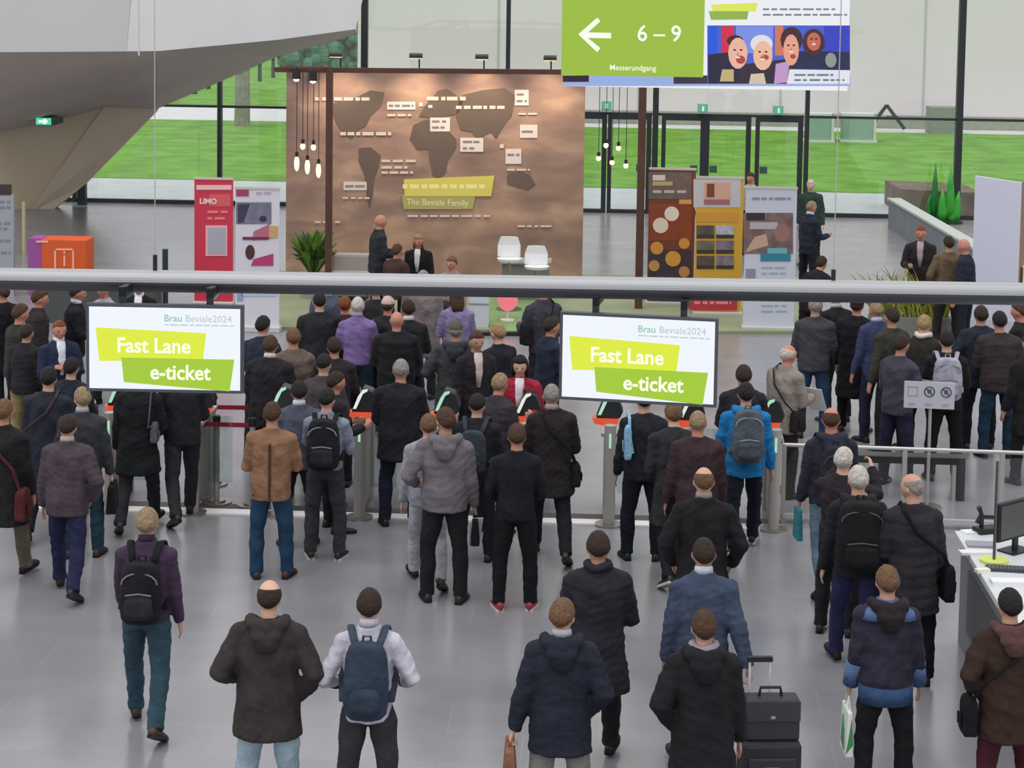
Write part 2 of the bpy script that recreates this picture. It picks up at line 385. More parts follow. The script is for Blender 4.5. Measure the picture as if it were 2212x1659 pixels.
# ---------------------------------------------------------------- far stands, banners, backdrop
# platform carpet under the lounge
cp = [G(560, 712), G(1250, 722), G(1745, 722), G(1735, 604), G(560, 590)]
car = struct(MB().prism([p + Vector((0, 0, 0.0)) for p in cp], (0, 0, .05)).build('floor_platform', mat('#8b9273', 0.95, var=0.12, scale=1.2)))
gr = MB().prism([G(1058, 716, .05), G(1212, 718, .05), G(1208, 628, .05), G(1058, 626, .05)], (0, 0, .012)).build('carpet', mat('#7f9c66', 0.95, var=0.1, scale=2)); 
tag(gr, 'green carpet square in front of the brown backdrop', 'carpet')
MB().bar(G(940, 719, .03) + Vector((0, -.05, 0)), G(1230, 721, .03) + Vector((0, -.05, 0)), .05).build('trim_2', BLACK)['kind'] = 'structure'

# big brown backdrop
BP = Plane(G(940, 612)); 
uL, _ = BP.uv(617, 612); uR, _ = BP.uv(1257, 612); zT = BP.uv(940, 150)[1]
def bd_mat():
    m = bpy.data.materials.new('brown_map_print'); m.use_nodes = True; t = m.node_tree; b = t.nodes['Principled BSDF']; b.inputs['Roughness'].default_value = 0.75
    co = t.nodes.new('ShaderNodeTexCoord'); n = t.nodes.new('ShaderNodeTexNoise'); n.inputs['Scale'].default_value = 0.9; n.inputs['Detail'].default_value = 8; n.inputs['Distortion'].default_value = .35
    mp = t.nodes.new('ShaderNodeMapping'); mp.inputs['Scale'].default_value = (1, 1, 2.2)
    t.links.new(co.outputs['Object'], mp.inputs[0]); t.links.new(mp.outputs[0], n.inputs['Vector'])
    r = t.nodes.new('ShaderNodeValToRGB'); e = r.color_ramp.elements
    e[0].position = .3; e[0].color = lin('#7b665c'); e[1].position = .72; e[1].color = lin('#bd9c82'); q = e.new(.5); q.color = lin('#987b6e')
    t.links.new(n.outputs['Fac'], r.inputs[0]); t.links.new(r.outputs[0], b.inputs['Base Color']); return m
bd = thing('backdrop_wall', 'large brown backdrop printed with a world map and a yellow title banner', 'backdrop', BP.loc(), HALL)
MB().b2((uL, 0, 0.05), (uR, .12, zT)).build('panel', bd_mat(), bd)
MAPC = mat('#66574f', 0.8, var=0.08, scale=2, name='dark_map_print')
land = {'africa': [(893, 270), (920, 258), (950, 262), (985, 300), (985, 318), (968, 345), (962, 375), (948, 385), (935, 380), (928, 345), (925, 322), (900, 322), (885, 300)],
 'europe': [(905, 252), (915, 232), (932, 214), (945, 196), (965, 192), (985, 205), (1000, 220), (990, 245), (960, 252), (935, 255)],
 'asia': [(1000, 205), (1040, 195), (1090, 190), (1112, 205), (1105, 250), (1085, 275), (1072, 300), (1060, 285), (1045, 292), (1035, 312), (1020, 285), (995, 280), (985, 250), (990, 225)],
 'south_america': [(775, 320), (800, 318), (822, 335), (818, 360), (808, 385), (805, 420), (798, 450), (792, 425), (788, 380), (775, 350)],
 'north_america': [(712, 225), (760, 215), (800, 195), (830, 200), (822, 230), (800, 250), (790, 272), (770, 282), (760, 300), (742, 290), (725, 265)],
 'australia': [(1095, 378), (1118, 370), (1145, 378), (1156, 398), (1140, 410), (1110, 402), (1096, 398)]}
for k, v in land.items(): poly(bd, BP, v, MAPC, 'map_print', off=-.010)
poly(bd, BP, [(872, 388), (1068, 380), (1061, 424), (874, 424)], mat('#d2c760', 0.7), 'title_banner', off=-.016, th=.017)
poly(bd, BP, [(868, 421), (1027, 423), (1021, 452), (872, 452)], mat('#a8a262', 0.7), 'title_banner', off=-.013, th=.014)
u, z = BP.uv(945, 438); text('The Beviale Family', (u, -.014, z), .17, mat('#e3e0b8', .7), bd, sx=.92)
for k, (x0, x1, y, h) in enumerate([(880, 1058, 467, 4), (680, 798, 214, 7), (922, 1006, 213, 8), (985, 1090, 232, 7), (735, 845, 289, 7), (824, 900, 348, 5), (824, 882, 362, 5), (824, 892, 373, 5), (740, 798, 428, 4), (1118, 1196, 489, 4), (836, 888, 249, 5), (1120, 1160, 246, 4), (1095, 1145, 367, 4), (680, 740, 480, 4), (870, 1050, 403, 9)]):
    dashes(bd, BP, x0, x1, y, h, mat('#d8c6ba', .7) if k != 14 else mat('#ece29a', .7), off=-.018, seed=k)
wm_ = mat('#d9cfcb', .7)
for k, (x0, y0, x1, y1) in enumerate([(836, 220, 897, 237), (929, 254, 972, 284), (994, 298, 1044, 328), (1112, 194, 1142, 228), (1123, 270, 1161, 298), (1092, 322, 1126, 354), (742, 393, 792, 411), (905, 222, 913, 230), (1080, 312, 1088, 320), (925, 227, 934, 233)]):
    poly(bd, BP, R4(x0, y0, x1, y1), wm_, 'white_label', off=-.014, th=.015)
for k, (x0, x1, y) in enumerate([(933, 968, 262), (933, 960, 275), (1000, 1040, 306), (1000, 1030, 320), (1116, 1138, 204), (1116, 1138, 218), (1127, 1157, 284), (1096, 1122, 334), (746, 788, 402), (840, 893, 228)]):
    dashes(bd, BP, x0, x1, y, 4, mat('#8a7a72', .7), off=-.02, seed=40+k)
# steel frame with posts in front of the backdrop
RUST = mat('#5c3d34', 0.7, 0.2, var=0.15, scale=4, name='rusty_brown_steel')
fp0 = G(709, 690); fp1 = G(1379, 672); FPz = height_at(fp0, 152, 712)
fr = thing('steel_pergola', 'rust brown steel pergola of two posts and a top beam around the lounge', 'pergola', (0, 0, 0))
MB().b2((fp0.x-.055, fp0.y-.055, 0.05), (fp0.x+.055, fp0.y+.055, FPz)).build('post', RUST, fr)
z1 = height_at(fp1, 120, 1385)
MB().b2((fp1.x-.065, fp1.y-.055, 0.05), (fp1.x+.065, fp1.y+.055, z1)).build('post', RUST, fr)
MB().bar((fp0.x-.9, fp0.y, FPz), (fp1.x+.1, fp1.y, FPz-.03), .085).build('top_beam', RUST, fr)
bk = BP.O + BP.x*uL; 
MB().bar((fp0.x, fp0.y, FPz), (bk.x+.7, bk.y, zT+.02), .07).bar((fp1.x, fp1.y, FPz-.03), ((BP.O+BP.x*uR).x, (BP.O+BP.x*uR).y, zT), .07).bar((fp0.x-.9, fp0.y, FPz), (bk.x, bk.y, zT), .07).build('side_beam', RUST, fr)
# pendant lamps and spots
WARM = mat('#ffd9a0', 0.4, emit=2.6, name='warm_bulb'); HOT = mat('#fff2da', 0.4, emit=3.0, name='bright_spot')
def pendant(px, py, yy, zc, lab, tall=.22, grp='glowing pendant bulbs'):
    p = AY(px, py, yy); t = thing('pendant_lamp', lab, 'lamp', p, 0, grp)
    MB().sph((0, 0, 0), (.045, .045, tall/2), 10, 8).build('bulb', WARM, t, smooth=True)
    MB().cyl((0, 0, tall/2-.02), .028, .08, 10).build('socket', BLACK, t)
    MB().cyl((0, 0, tall/2+.05), .006, zc-p.z-tall/2-.05, 6).build('cable', BLACK, t)
lw = ['leftmost low tubular pendant bulb in front of the backdrop', 'middle low tubular pendant bulb in front of the backdrop', 'rightmost low tubular pendant bulb, beside the brown post']
for k, (x, y) in enumerate([(641, 353), (664, 360), (688, 368)]): pendant(x, y, fp0.y+.15+.35*k, FPz-.0, lw[k], .27)
for k, (x, y) in enumerate([(654, 316), (677, 318)]): pendant(x, y, fp0.y+.4+.5*k, FPz, ['small round pendant bulb hanging higher at left of the backdrop', 'small round pendant bulb hanging higher, right of its twin'][k], .12)
rb = ['upper left pendant bulb hanging before the doors', 'upper right pendant bulb hanging before the doors', 'lowest left pendant bulb, left of the door mullion', 'middle pendant bulb of the low row before the doors', 'lowest right pendant bulb beside the right brown post']
for k, (x, y) in enumerate([(1309, 314), (1336, 320), (1293, 342), (1322, 351), (1352, 358)]): pendant(x, y, fp1.y+.3+.2*k, FPz-.03, rb[k], .10)
MB().bar((fp1.x-1.2, fp1.y+.7, FPz-.03), (fp1.x, fp1.y+.7, FPz-.03), .06).build('lamp_rail', RUST, fr)
MB().bar((fp0.x-.9, fp0.y+.6, FPz), (fp0.x, fp0.y+.6, FPz), .06).build('lamp_rail', RUST, fr)
for k, (x, y) in enumerate([(640, 168), (676, 172)]):
    p = AY(x, y, fp0.y-.1); t = thing('spotlight', ['left black spotlight on the top beam, lit', 'right black spotlight on the top beam, lit, beside the brown post'][k], 'lamp', p)
    MB().cyl((0, 0, -.02), .075, .18, 14, .06).build('housing', BLACK, t); MB().sph((0, 0, -.03), (.05, .05, .035), 12, 8).build('lens', HOT, t)
    MB().cyl((0, .02, .14), .012, max(.05, FPz-p.z-.14), 6).build('bracket', BLACK, t)

# roll-up banners
def banner(name, lab, x0, x1, yt, yb, bg_hex, group, depth=.06, base='#c9c9c6'):
    P = Plane(G((x0+x1)/2, yb)); ua = P.uv(x0, yb)[0]; ub = P.uv(x1, yb)[0]; zt = P.uv((x0+x1)/2, yt)[1]
    t = thing(name, lab, 'banner', P.loc(), HALL, group)
    MB().b2((ua, 0, .07), (ub, .015, zt)).build('print_panel', mat(bg_hex, .6), t)
    MB().b2((ua-.02, -.10, 0.0), (ub+.02, .16, .09)).build('base', mat(base, .5), t, bevel=.01)
    MB().b2((ua-.01, -.012, zt-.01), (ub+.01, .025, zt+.03)).build('top_rail', mat('#d2cec6', .4, .3), t)
    MB().cyl(((ua+ub)/2, .06, .06), .014, zt-.06, 8).build('support_pole', STEEL, t)
    return t, P
ban = 'roll-up banners beside the lounge'
t, P = banner('roll_up_banner', 'red roll-up banner with white lettering and a pale panel, left of the backdrop', 420, 503, 387, 662, '#cf3550', ban)
poly(t, P, R4(424, 400, 500, 410), mat('#f3c6c4', .6), 'header_band'); u, z = P.uv(450, 435); text('LIMO', (u, -.012, z), .13, mat('#f5d3cd', .6), t, bold=.006)
poly(t, P, R4(452, 420, 498, 446), mat('#dd5f63', .6), 'print_block', off=-.006, th=.007)
for k, y in enumerate((458, 472)): dashes(t, P, 448, 492, y, 5, mat('#e98785', .6), seed=k)
poly(t, P, R4(444, 487, 491, 553), mat('#efb3b9', .6), 'pale_frame', off=-.01); poly(t, P, R4(449, 492, 487, 548), mat('#aeb0ba', .6), 'pale_panel', off=-.015, th=.016)
poly(t, P, ell(462, 627, 13, 22), mat('#8b8f8f', .6), 'print_block', off=-.01)
t, P = banner('roll_up_banner', 'white and magenta roll-up banner with a grey photo, next to the red one', 508, 603, 408, 716, '#d8d5de', ban)
poly(t, P, R4(510, 410, 537, 424), mat('#a83a66', .6), 'print_block'); dashes(t, P, 553, 592, 417, 4, mat('#b9a6c0', .6), seed=3)
poly(t, P, R4(510, 437, 586, 484), mat('#77748a', .6, var=.3, scale=5), 'photo_print', off=-.007); poly(t, P, [(514, 442), (540, 440), (526, 480), (514, 482)], mat('#39394c', .6), 'photo_print', off=-.01); poly(t, P, ell(568, 473, 8, 7), mat('#2f2f3a', .6), 'photo_print', off=-.01)
poly(t, P, [(548, 500), (582, 484), (588, 515), (545, 520)], mat('#b76a7e', .6), 'print_block'); poly(t, P, R4(524, 512, 580, 518), mat('#6e3048', .6), 'print_block', off=-.014, th=.015); poly(t, P, R4(581, 488, 600, 514), mat('#cba56b', .6), 'print_block', off=-.014, th=.015)
poly(t, P, ell(540, 545, 10, 16), mat('#4a2a24', .6), 'photo_print'); poly(t, P, [(548, 560), (590, 548), (590, 574), (542, 574)], mat('#b43a74', .6), 'print_block', off=-.013, th=.014)
poly(t, P, R4(520, 612, 598, 640), mat('#b6c6dc', .6), 'print_block'); poly(t, P, R4(512, 612, 525, 650), mat('#8fa0cc', .6), 'print_block')
t, P = banner('roll_up_banner', 'brown roll-up banner with orange discs, beside the rust brown post', 1397, 1497, 366, 662, '#7a4030', ban)
poly(t, P, R4(1401, 372, 1494, 430), mat('#74625c', .6, var=.15), 'header_print', off=-.006, th=.007); poly(t, P, R4(1410, 378, 1437, 390), mat('#e7d3d0', .6), 'white_label', off=-.01); poly(t, P, R4(1410, 392, 1453, 401), mat('#bfb071', .6), 'print_block', off=-.01)
dashes(t, P, 1410, 1482, 414, 6, mat('#c9bcb8', .6), off=-.01, seed=5); poly(t, P, R4(1467, 431, 1494, 441), mat('#dba562', .6), 'print_block')
poly(t, P, R4(1401, 440, 1494, 520), mat('#8f4428', .6, var=.2, scale=4), 'photo_print', off=-.006, th=.007); poly(t, P, R4(1401, 540, 1494, 655), mat('#413440', .6, var=.2, scale=4), 'photo_print', off=-.006, th=.007)
for cx, cy, r, h in ((1451, 462, 16, '#f1e2d3'), (1427, 487, 17, '#efdccb'), (1419, 536, 14, '#dc9a46'), (1478, 526, 12, '#dc9a46'), (1454, 559, 17, '#dfa043'), (1413, 574, 12, '#c99a56'), (1478, 587, 12, '#c98d56')):
    poly(t, P, ell(cx, cy, r, r*1.0), mat(h, .6), 'disc_print', off=-.012, th=.013)
t, P = banner('roll_up_banner', 'orange-yellow roll-up banner with six small photos, middle of the right three', 1498, 1600, 385, 684, '#d9a836', ban)
poly(t, P, R4(1498, 387, 1600, 448), mat('#c8c5c4', .6), 'header_print', off=-.006, th=.007); poly(t, P, R4(1521, 394, 1578, 442), mat('#d9a892', .6), 'print_block', off=-.01); poly(t, P, R4(1527, 397, 1543, 426), mat('#7d452e', .6), 'print_block', off=-.014, th=.015); poly(t, P, R4(1521, 431, 1576, 442), mat('#a9696a', .6), 'print_block', off=-.014, th=.015)
poly(t, P, R4(1503, 460, 1595, 480), mat('#d8973a', .6), 'print_block', off=-.006)
for i in range(3):
    for j in range(2):
        x = 1505 + 42*j; y = 487 + 33*i; poly(t, P, R4(x, y, x+38, y+28), mat(['#5c5148', '#b9bac6', '#6f6a5c', '#7b6f80', '#5d4a3c', '#8b7f8a'][i*2+j], .6, var=.35, scale=7), 'photo_print'); poly(t, P, R4(x, y+20, x+38, y+28), mat('#3b332c', .6), 'photo_print', off=-.012, th=.013)
poly(t, P, R4(1488, 638, 1592, 670), mat('#c03444', .6), 'red_band', off=-.02, th=.021); dashes(t, P, 1500, 1580, 654, 6, mat('#e9959c', .6), off=-.024, seed=8)
t, P = banner('roll_up_banner', 'white roll-up banner with a brown photo and a teal band, rightmost of three', 1604, 1714, 407, 716, '#ccd0dc', ban)
dashes(t, P, 1625, 1708, 429, 5, mat('#8f93a0', .6), seed=9); poly(t, P, R4(1606, 460, 1713, 548), mat('#7c6460', .6, var=.35, scale=5), 'photo_print'); poly(t, P, R4(1612, 460, 1652, 476), mat('#2d2a2e', .6), 'photo_print', off=-.012, th=.013)
poly(t, P, [(1610, 545), (1630, 512), (1655, 505), (1660, 530)], mat('#c4a08a', .6), 'photo_print', off=-.012, th=.013); poly(t, P, ell(1690, 503, 17, 20), mat('#9a6f68', .6), 'photo_print', off=-.012, th=.013); poly(t, P, R4(1620, 480, 1680, 495), mat('#b6aeb4', .6), 'photo_print', off=-.012, th=.013)
poly(t, P, R4(1643, 547, 1708, 564), mat('#2f7f95', .6), 'teal_band', off=-.016, th=.017); poly(t, P, R4(1658, 536, 1700, 548), mat('#6fb0b8', .6), 'teal_band', off=-.018, th=.019)
poly(t, P, R4(1611, 581, 1632, 601), mat('#908f9a', .6), 'print_block'); 
for k, y in enumerate((578, 590, 660, 672)): dashes(t, P, 1645, 1700, y, 3, mat('#a3b3bd', .6), seed=20+k)

# hanging signs at top right
LP = Plane(AY(1530, 90, 31.0)); 
def hang(name, lab, x0, y0, x1, y1, off, thk, hexc, emit):
    t = thing(name, lab, 'sign', LP.loc(), HALL); a = LP.uv(x0, y1, off); b = LP.uv(x1, y0, off)
    MB().b2((a[0], off, a[1]), (b[0], off+thk, b[1])).build('panel', mat(hexc, .5, emit=emit) if emit else mat(hexc, .5), t)
    MB().cyl((a[0]+.25, off+thk/2, b[1]-.02), .012, 6, 6).cyl((b[0]-.25, off+thk/2, b[1]-.02), .012, 6, 6).build('hanging_cable', STEEL, t)
    return t
t = hang('led_screen', 'hanging bright screen showing a laughing group, right of the green sign', 1216, -60, 1838, 186, 0, .15, '#eef0f6', .95)
def lp(pts, h, nm='screen_image', o=-.01, e=.9): return poly(t, LP, pts, mat(h, .5, emit=e), nm, off=o, th=-o+.001)
lp([(1216, 163), (1838, 163), (1838, 186), (1216, 186)], '#9fb4e8', o=-.006)
lp(R4(1216, 163, 1272, 177), '#2a1c2e', o=-.010); lp(R4(1455, 163, 1530, 181), '#3a3148', o=-.010)
lp([(1535, 10), (1637, 6), (1633, 25), (1540, 24)], '#e2ee5c'); lp([(1531, 24), (1617, 24), (1614, 42), (1536, 43)], '#96b84c')
lp(R4(1528, 55, 1836, 180), '#4a5fd0', o=-.012)
lp(R4(1530, 56, 1550, 130), '#1c5ae0', o=-.016); lp(R4(1558, 56, 1586, 128), '#d22848', o=-.018); lp(R4(1590, 56, 1670, 115), '#7a92ea', o=-.018); lp(R4(1674, 56, 1692, 120), '#d07860', o=-.018); lp(R4(1780, 56, 1836, 115), '#3340c4', o=-.018)
lp([(1530, 118), (1600, 110), (1612, 181), (1530, 181)], '#241f3c', o=-.020); lp([(1700, 110), (1836, 112), (1836, 155), (1700, 160)], '#1f2450', o=-.020); lp([(1600, 140), (1720, 125), (1715, 181), (1590, 181)], '#2e2538', o=-.021)
for k, (cx, cy, rx, ry, h) in enumerate([(1588, 88, 18, 12, '#3a2020'), (1594, 115, 21, 34, '#f0b9a4'), (1645, 95, 24, 20, '#e8e4ec'), (1648, 120, 21, 32, '#f2bfa0'), (1710, 86, 24, 28, '#3f2028'), (1709, 108, 17, 34, '#eda58c'), (1758, 92, 24, 30, '#45202a'), (1758, 90, 15, 20, '#c96a52'), (1600, 129, 10, 9, '#b24838'), (1652, 124, 9, 6, '#b4443c'), (1713, 122, 6, 5, '#a84438'), (1795, 130, 12, 16, '#8e9a94')]):
    lp(ell(cx, cy, rx, ry), h, o=-.024-.003*k)
for cx, cy, q in ((1594, 108, 7), (1648, 112, 7), (1709, 98, 6), (1758, 84, 5)):
    for e_ in (-1, 1): lp(ell(cx+e_*q, cy, 3, 2, 8), '#3a2420', o=-.0615)
    lp(ell(cx, cy+9, 2.5, 4, 8), '#d48c74', o=-.0615); lp(ell(cx, cy+q*2.3, q*.8, 1.8, 8), '#f4f0ea', o=-.0625)
lp([(1560, 150), (1585, 150), (1585, 176), (1555, 176)], '#c8b27a', o=-.028); lp([(1622, 160), (1650, 158), (1655, 181), (1618, 181)], '#d9c8a8', o=-.028); lp([(1706, 150), (1836, 152), (1836, 181), (1700, 181)], '#e6eaf4', o=-.064); lp([(1676, 138), (1706, 132), (1700, 178), (1672, 181)], '#c79ad0', o=-.03)
for k, (x0, x1, y) in enumerate([(1648, 1808, 20), (1648, 1830, 32)]): dashes(t, LP, x0, x1, y, 4, mat('#8d93a0', .5), off=-.012, seed=60+k)
for k, (x0, x1, y) in enumerate([(1716, 1800, 162), (1716, 1824, 173)]): dashes(t, LP, x0, x1, y, 4, mat('#7d8494', .5), off=-.068, seed=70+k)
t = hang('direction_sign', 'green hanging direction sign with a white left arrow and 6 – 9', 1212, -60, 1524, 162, -.30, .10, '#a6ca3e', .82)
WT = mat('#fbfff2', .5, emit=.95, name='white_sign_lettering')
def gp(pts, nm): return poly(t, LP, pts, WT, nm, off=-.312, th=.013)
gp([(1249, 74), (1290, 38), (1297, 46), (1270, 70), (1320, 71), (1320, 83), (1270, 82), (1297, 104), (1290, 113)], 'arrow')
u, z = LP.uv(1424, 74, -.31); text('6 – 9', (u, -.306, z), .36, WT, t, bold=.004, sx=.95)
u, z = LP.uv(1367, 147, -.31); text('Messerundgang', (u, -.306, z), .125, WT, t, bold=.001, sx=.95)

# white demountable wall at right and things near it
P = Plane(G(2145, 690)); a = P.uv(2096, 690)[0]; b_ = P.uv(2190, 690)[0]; zt = P.uv(2100, 380)[1]
t = thing('partition_panel', 'tall white partition with a brown side standing at the right edge', 'partition', P.loc(), HALL)
MB().prism([(a, 0, 0), (b_, -.25, 0), (b_, -.25, zt-.08), (a, 0, zt)], (0.02, .1, 0)).build('white_face', mat('#d0d2e2', .6), t)
MB().prism([(b_, -.25, 0), (b_+.35, .5, 0), (b_+.35, .5, zt), (b_, -.25, zt-.08)], (.03, .1, 0)).build('brown_side', mat('#93745e', .7, var=.08), t)
MB().b2((b_+.1, -.15, 0), (b_+.4, .1, .95)).build('white_plinth', WHITE, t)

# info totem and sign at far left
P = Plane(G(120, 640)); a = P.uv(60, 640)[0]; b_ = P.uv(188, 640)[0]; zt = P.uv(120, 517)[1]
t = thing('info_totem', 'orange and purple information block with a white i, far left', 'sign', P.loc(), HALL)
am = P.uv(90, 640)[0]
MB().b2((am, 0, 0), (b_, .5, zt)).build('orange_face', mat('#dc5a22', .6, emit=0), t, bevel=.02); MB().b2((a, 0.03, 0), (am, .5, zt)).build('purple_side', mat('#a0529a', .6), t)
f = MB(); 
for r_ in ((117, 537, 160, 541), (117, 537, 121, 590), (156, 537, 160, 590), (137, 543, 141, 548), (137, 552, 141, 575)): f.prism([(P.uv(x, y, -.01)[0], -.01, P.uv(x, y, -.01)[1]) for x, y in R4(*r_)], (0, .012, 0))
f.build('info_symbol', mat('#f7b79c', .6), t); poly(t, P, R4(78, 520, 104, 524), mat('#f3c0b0', .6), 'print_block', off=-.008)
P = Plane(G(12, 640)); a = P.uv(-40, 640)[0]; b_ = P.uv(30, 640)[0]; zt = P.uv(10, 421)[1]; zh = P.uv(10, 399)[1]
t = thing('notice_board', 'grey notice board with a dark top at the left edge of the hall', 'sign', P.loc(), HALL)
MB().b2((a, 0, 0), (b_, .08, zt)).build('board', mat('#a2a4ac', .6), t); MB().b2((a, -.01, zt), (b_-.05, .09, zh)).build('header', mat('#3c2f30', .6), t)
for k, y in enumerate((436, 448, 482, 494, 520, 546)): dashes(t, P, -30, 22, y, 5, mat('#85878e', .6), off=-.008, seed=80+k)
b = MB().cyl((0, 0, 0), .035, 1.05, 10).build('marker_post', mat('#c9bd93', .5)); b.location = G(52, 545); tag(b, 'slim cream post standing in front of the slanted wall foot', 'post')
b = MB().cyl((0, 0, 0), .05, 1.1, 10).build('marker_post', mat('#263836', .5)); b.location = G(357, 675); tag(b, 'slim dark post just above the left hanging screen', 'post')
# info desk behind left crowd
t = thing('info_desk', 'dark low desk with white papers behind the crowd at far left', 'desk', G(210, 700), HALL)
MB().b2((-.95, 0, 0), (.95, .6, .74)).build('body', mat('#4b4e4e', .7), t); MB().b2((-1.0, -.05, .74), (1.0, .65, .80)).build('desktop', mat('#6a6d6c', .5), t)
for k, x in enumerate((-.7, -.25, .35)):
    b = MB().b2((-.12, -.1, 0), (.12, .1, .05)).build('paper_stack', WHITE); b.location = t.location + Vector((x, .3, .80)); tag(b, ['white paper stack at the left end of the dark desk', 'white paper stack in the middle of the dark desk', 'white paper stack at the right end of the dark desk'][k], 'paper', 'paper stacks on the dark desk')

# lounge furniture
def potted(name, lab, px, py, yt, w, n, m1, m2, potm, seed=1, poth=.5):
    p = G(px, py); p.z = 0.05; t = thing(name, lab, 'plant', p); rr = random.Random(seed); H = height_at(p, yt, px) - .05
    MB().tube([(0, 0, 0), (0, 0, poth)], [w*.42, w*.5], n=20).build('pot', potm, t)
    for part, m, q in (('foliage', m1, n//2), ('foliage', m2, n//2)):
        b = MB()
        for k in range(q):
            an = rr.uniform(0, 6.28); r = rr.uniform(.15, 1)*w; h = poth + (H-poth)*rr.uniform(.35, 1)
            c = Vector((math.cos(an)*r*.15, math.sin(an)*r*.15, poth-.02)); tp = Vector((math.cos(an)*r, math.sin(an)*r, h)); md = c.lerp(tp, .5) + Vector((0, 0, .16*(1-r/w)+.1))
            b.tube([c, md, tp], [.01, .055, .004], n=4, d=.15)
        b.build(part, m, t)
potted('potted_plant', 'leafy green pot plant in front of the left end of the backdrop', 676, 648, 494, .5, 110, mat('#5f8a2a', .6), mat('#2f4a1c', .6), mat('#9aa0a0', .5), 3, .45)
def grassplant(lab, px, py, yt, w, seed):
    p = G(px, py); t = thing('ornamental_grass', lab, 'plant', p); rr = random.Random(seed); H = height_at(p, yt, px)
    MB().b2((-w*.6, -.2, 0), (w*.6, .2, .4)).build('planter_box', mat('#7b7d78', .7), t)
    for m, q in ((mat('#9c9a3a', .7), 90), (mat('#6f7c2c', .7), 70)):
        b = MB()
        for k in range(q):
            x = rr.uniform(-.55, .55)*w; dx = rr.uniform(-.5, .5)*w*.9; h = H*rr.uniform(.55, 1); y = rr.uniform(-.15, .15)
            b.tube([(x, y, .38), (x+dx*.3, y, .38+(h-.38)*.6), (x+dx, y+rr.uniform(-.1, .1), h)], [.016, .018, .003], n=4, d=.4)
        b.build('grass_blades', m, t)
grassplant('yellow-green ornamental grass in a planter between the groups at right', 1965, 735, 575, 1.1, 5)
# white bar chairs / display stands
def barchair(lab, px, py, yt):
    p = G(px, py); p.z = .062; H = height_at(p, yt, px) - .06; t = thing('bar_chair', lab, 'chair', p, HALL)
    MB().cyl((0, 0, 0), .22, .02, 20).build('base', STEEL, t); MB().cyl((0, 0, .02), .03, H*.68, 10).build('column', STEEL, t)
    MB().tube([(0, 0, H*.68), (0, 0, H*.72)], [.20, .22], n=14).build('seat', WHITE, t)
    MB().tube([(-.02, .18, H*.72), (-.02, .22, H*.88), (-.02, .20, H)], [(.2, .02), (.2, .025), (.15, .02)], n=12, up=(1, 0, 0)).build('backrest', WHITE, t)
barchair('white bar chair in front of the right part of the backdrop', 1099, 676, 515)
barchair('white bar chair standing right, beside the grey counter', 1158, 684, 535)
t = thing('counter', 'tall grey counter standing before the right part of the backdrop', 'counter', G(1135, 650) + Vector((0, 0, .05)), HALL)
MB().b2((-.42, -.25, 0), (.42, .25, .66)).build('body', mat('#7c7a78', .6), t); MB().b2((-.46, -.3, .66), (.46, .3, .70)).build('countertop', mat('#9a9896', .5), t)
t = thing('sofa', 'light grey low sofa beside the pot plant', 'sofa', G(756, 650) + Vector((0, 0, .05)), HALL)
MB().b2((-.35, -.35, .08), (.35, .3, .48)).build('seat', mat('#a29a94', .9), t, bevel=.05); MB().b2((-.35, .15, .42), (.35, .35, .78)).build('backrest', mat('#a29a94', .9), t, bevel=.05); MB().b2((-.3, -.3, 0), (.3, .25, .08)).build('base', BLACK, t)
P = Plane(G(1000, 716)); 
for k, (x0, x1, yt) in enumerate([(938, 975, 628), (1012, 1054, 626)]):
    a = P.uv(x0, 716)[0]; b_ = P.uv(x1, 716)[0]; zt = P.uv(x0, yt)[1]
    t = thing('display_stand', ['white display stand left of the person in the lilac shirt', 'white display stand right of the person in the lilac shirt'][k], 'stand', P.O + Vector((0, .12, .05)), HALL, 'white display stands at the carpet edge')
    MB().b2((a, 0, 0), (b_, .3, zt-.05)).build('body', mat('#cfd2dc', .6), t)
    MB().b2((a-.01, -.01, zt*.55), (b_+.01, .0, zt*.58)).build('shelf_edge', mat('#8d9098', .6), t)
p = G(1096, 700); t = thing('table_lamp', 'glowing pink-red lamp on the green carpet', 'lamp', p + Vector((0, 0, .062)))
MB().cyl((0, 0, 0), .12, .02, 16).build('base', WHITE, t); MB().cyl((0, 0, .02), .015, .2, 8).build('stem', WHITE, t)
MB().sph((0, 0, .36), (.17, .17, .2), 16, 12).build('lamp_shade', mat('#f07c86', .5, emit=.9), t, smooth=True)
# small arm lamps over the backdrop, shining down on the print
for k, x in enumerate((735, 905, 1045, 1190)):
    u, _ = BP.uv(x, 160); t = thing('picture_lamp', ['arm lamp over the left end of the backdrop, beside the brown post', 'arm lamp over the backdrop, second from left', 'arm lamp over the backdrop, left of the green hanging sign', 'arm lamp over the right end of the backdrop'][k], 'lamp', BP.O + BP.x*u + Vector((0, 0, zT)), HALL, 'arm lamps over the backdrop')
    MB().tube([(0, .06, -.02), (0, .02, .22), (0, -.55, .30)], [.014]*3, n=8).build('arm', BLACK, t); MB().tube([(-.12, -.60, .28), (.12, -.60, .28)], [.05, .05], n=12).build('lamp_head', mat('#3a3a3c', .5), t)
    MB().b2((-.11, -.63, .225), (.11, -.57, .232)).build('lens', WARM, t)
    ld = bpy.data.lights.new('picture_lamp_light', 'SPOT'); ld.energy = 110; ld.color = (1, .78, .56); ld.spot_size = math.radians(110); ld.spot_blend = .9; ld.shadow_soft_size = .12
    lo_ = bpy.data.objects.new('picture_lamp_light', ld); C.objects.link(lo_); lo_.parent = t; lo_.location = (0, -.62, .20); lo_.rotation_euler = (math.radians(24), 0, 0)
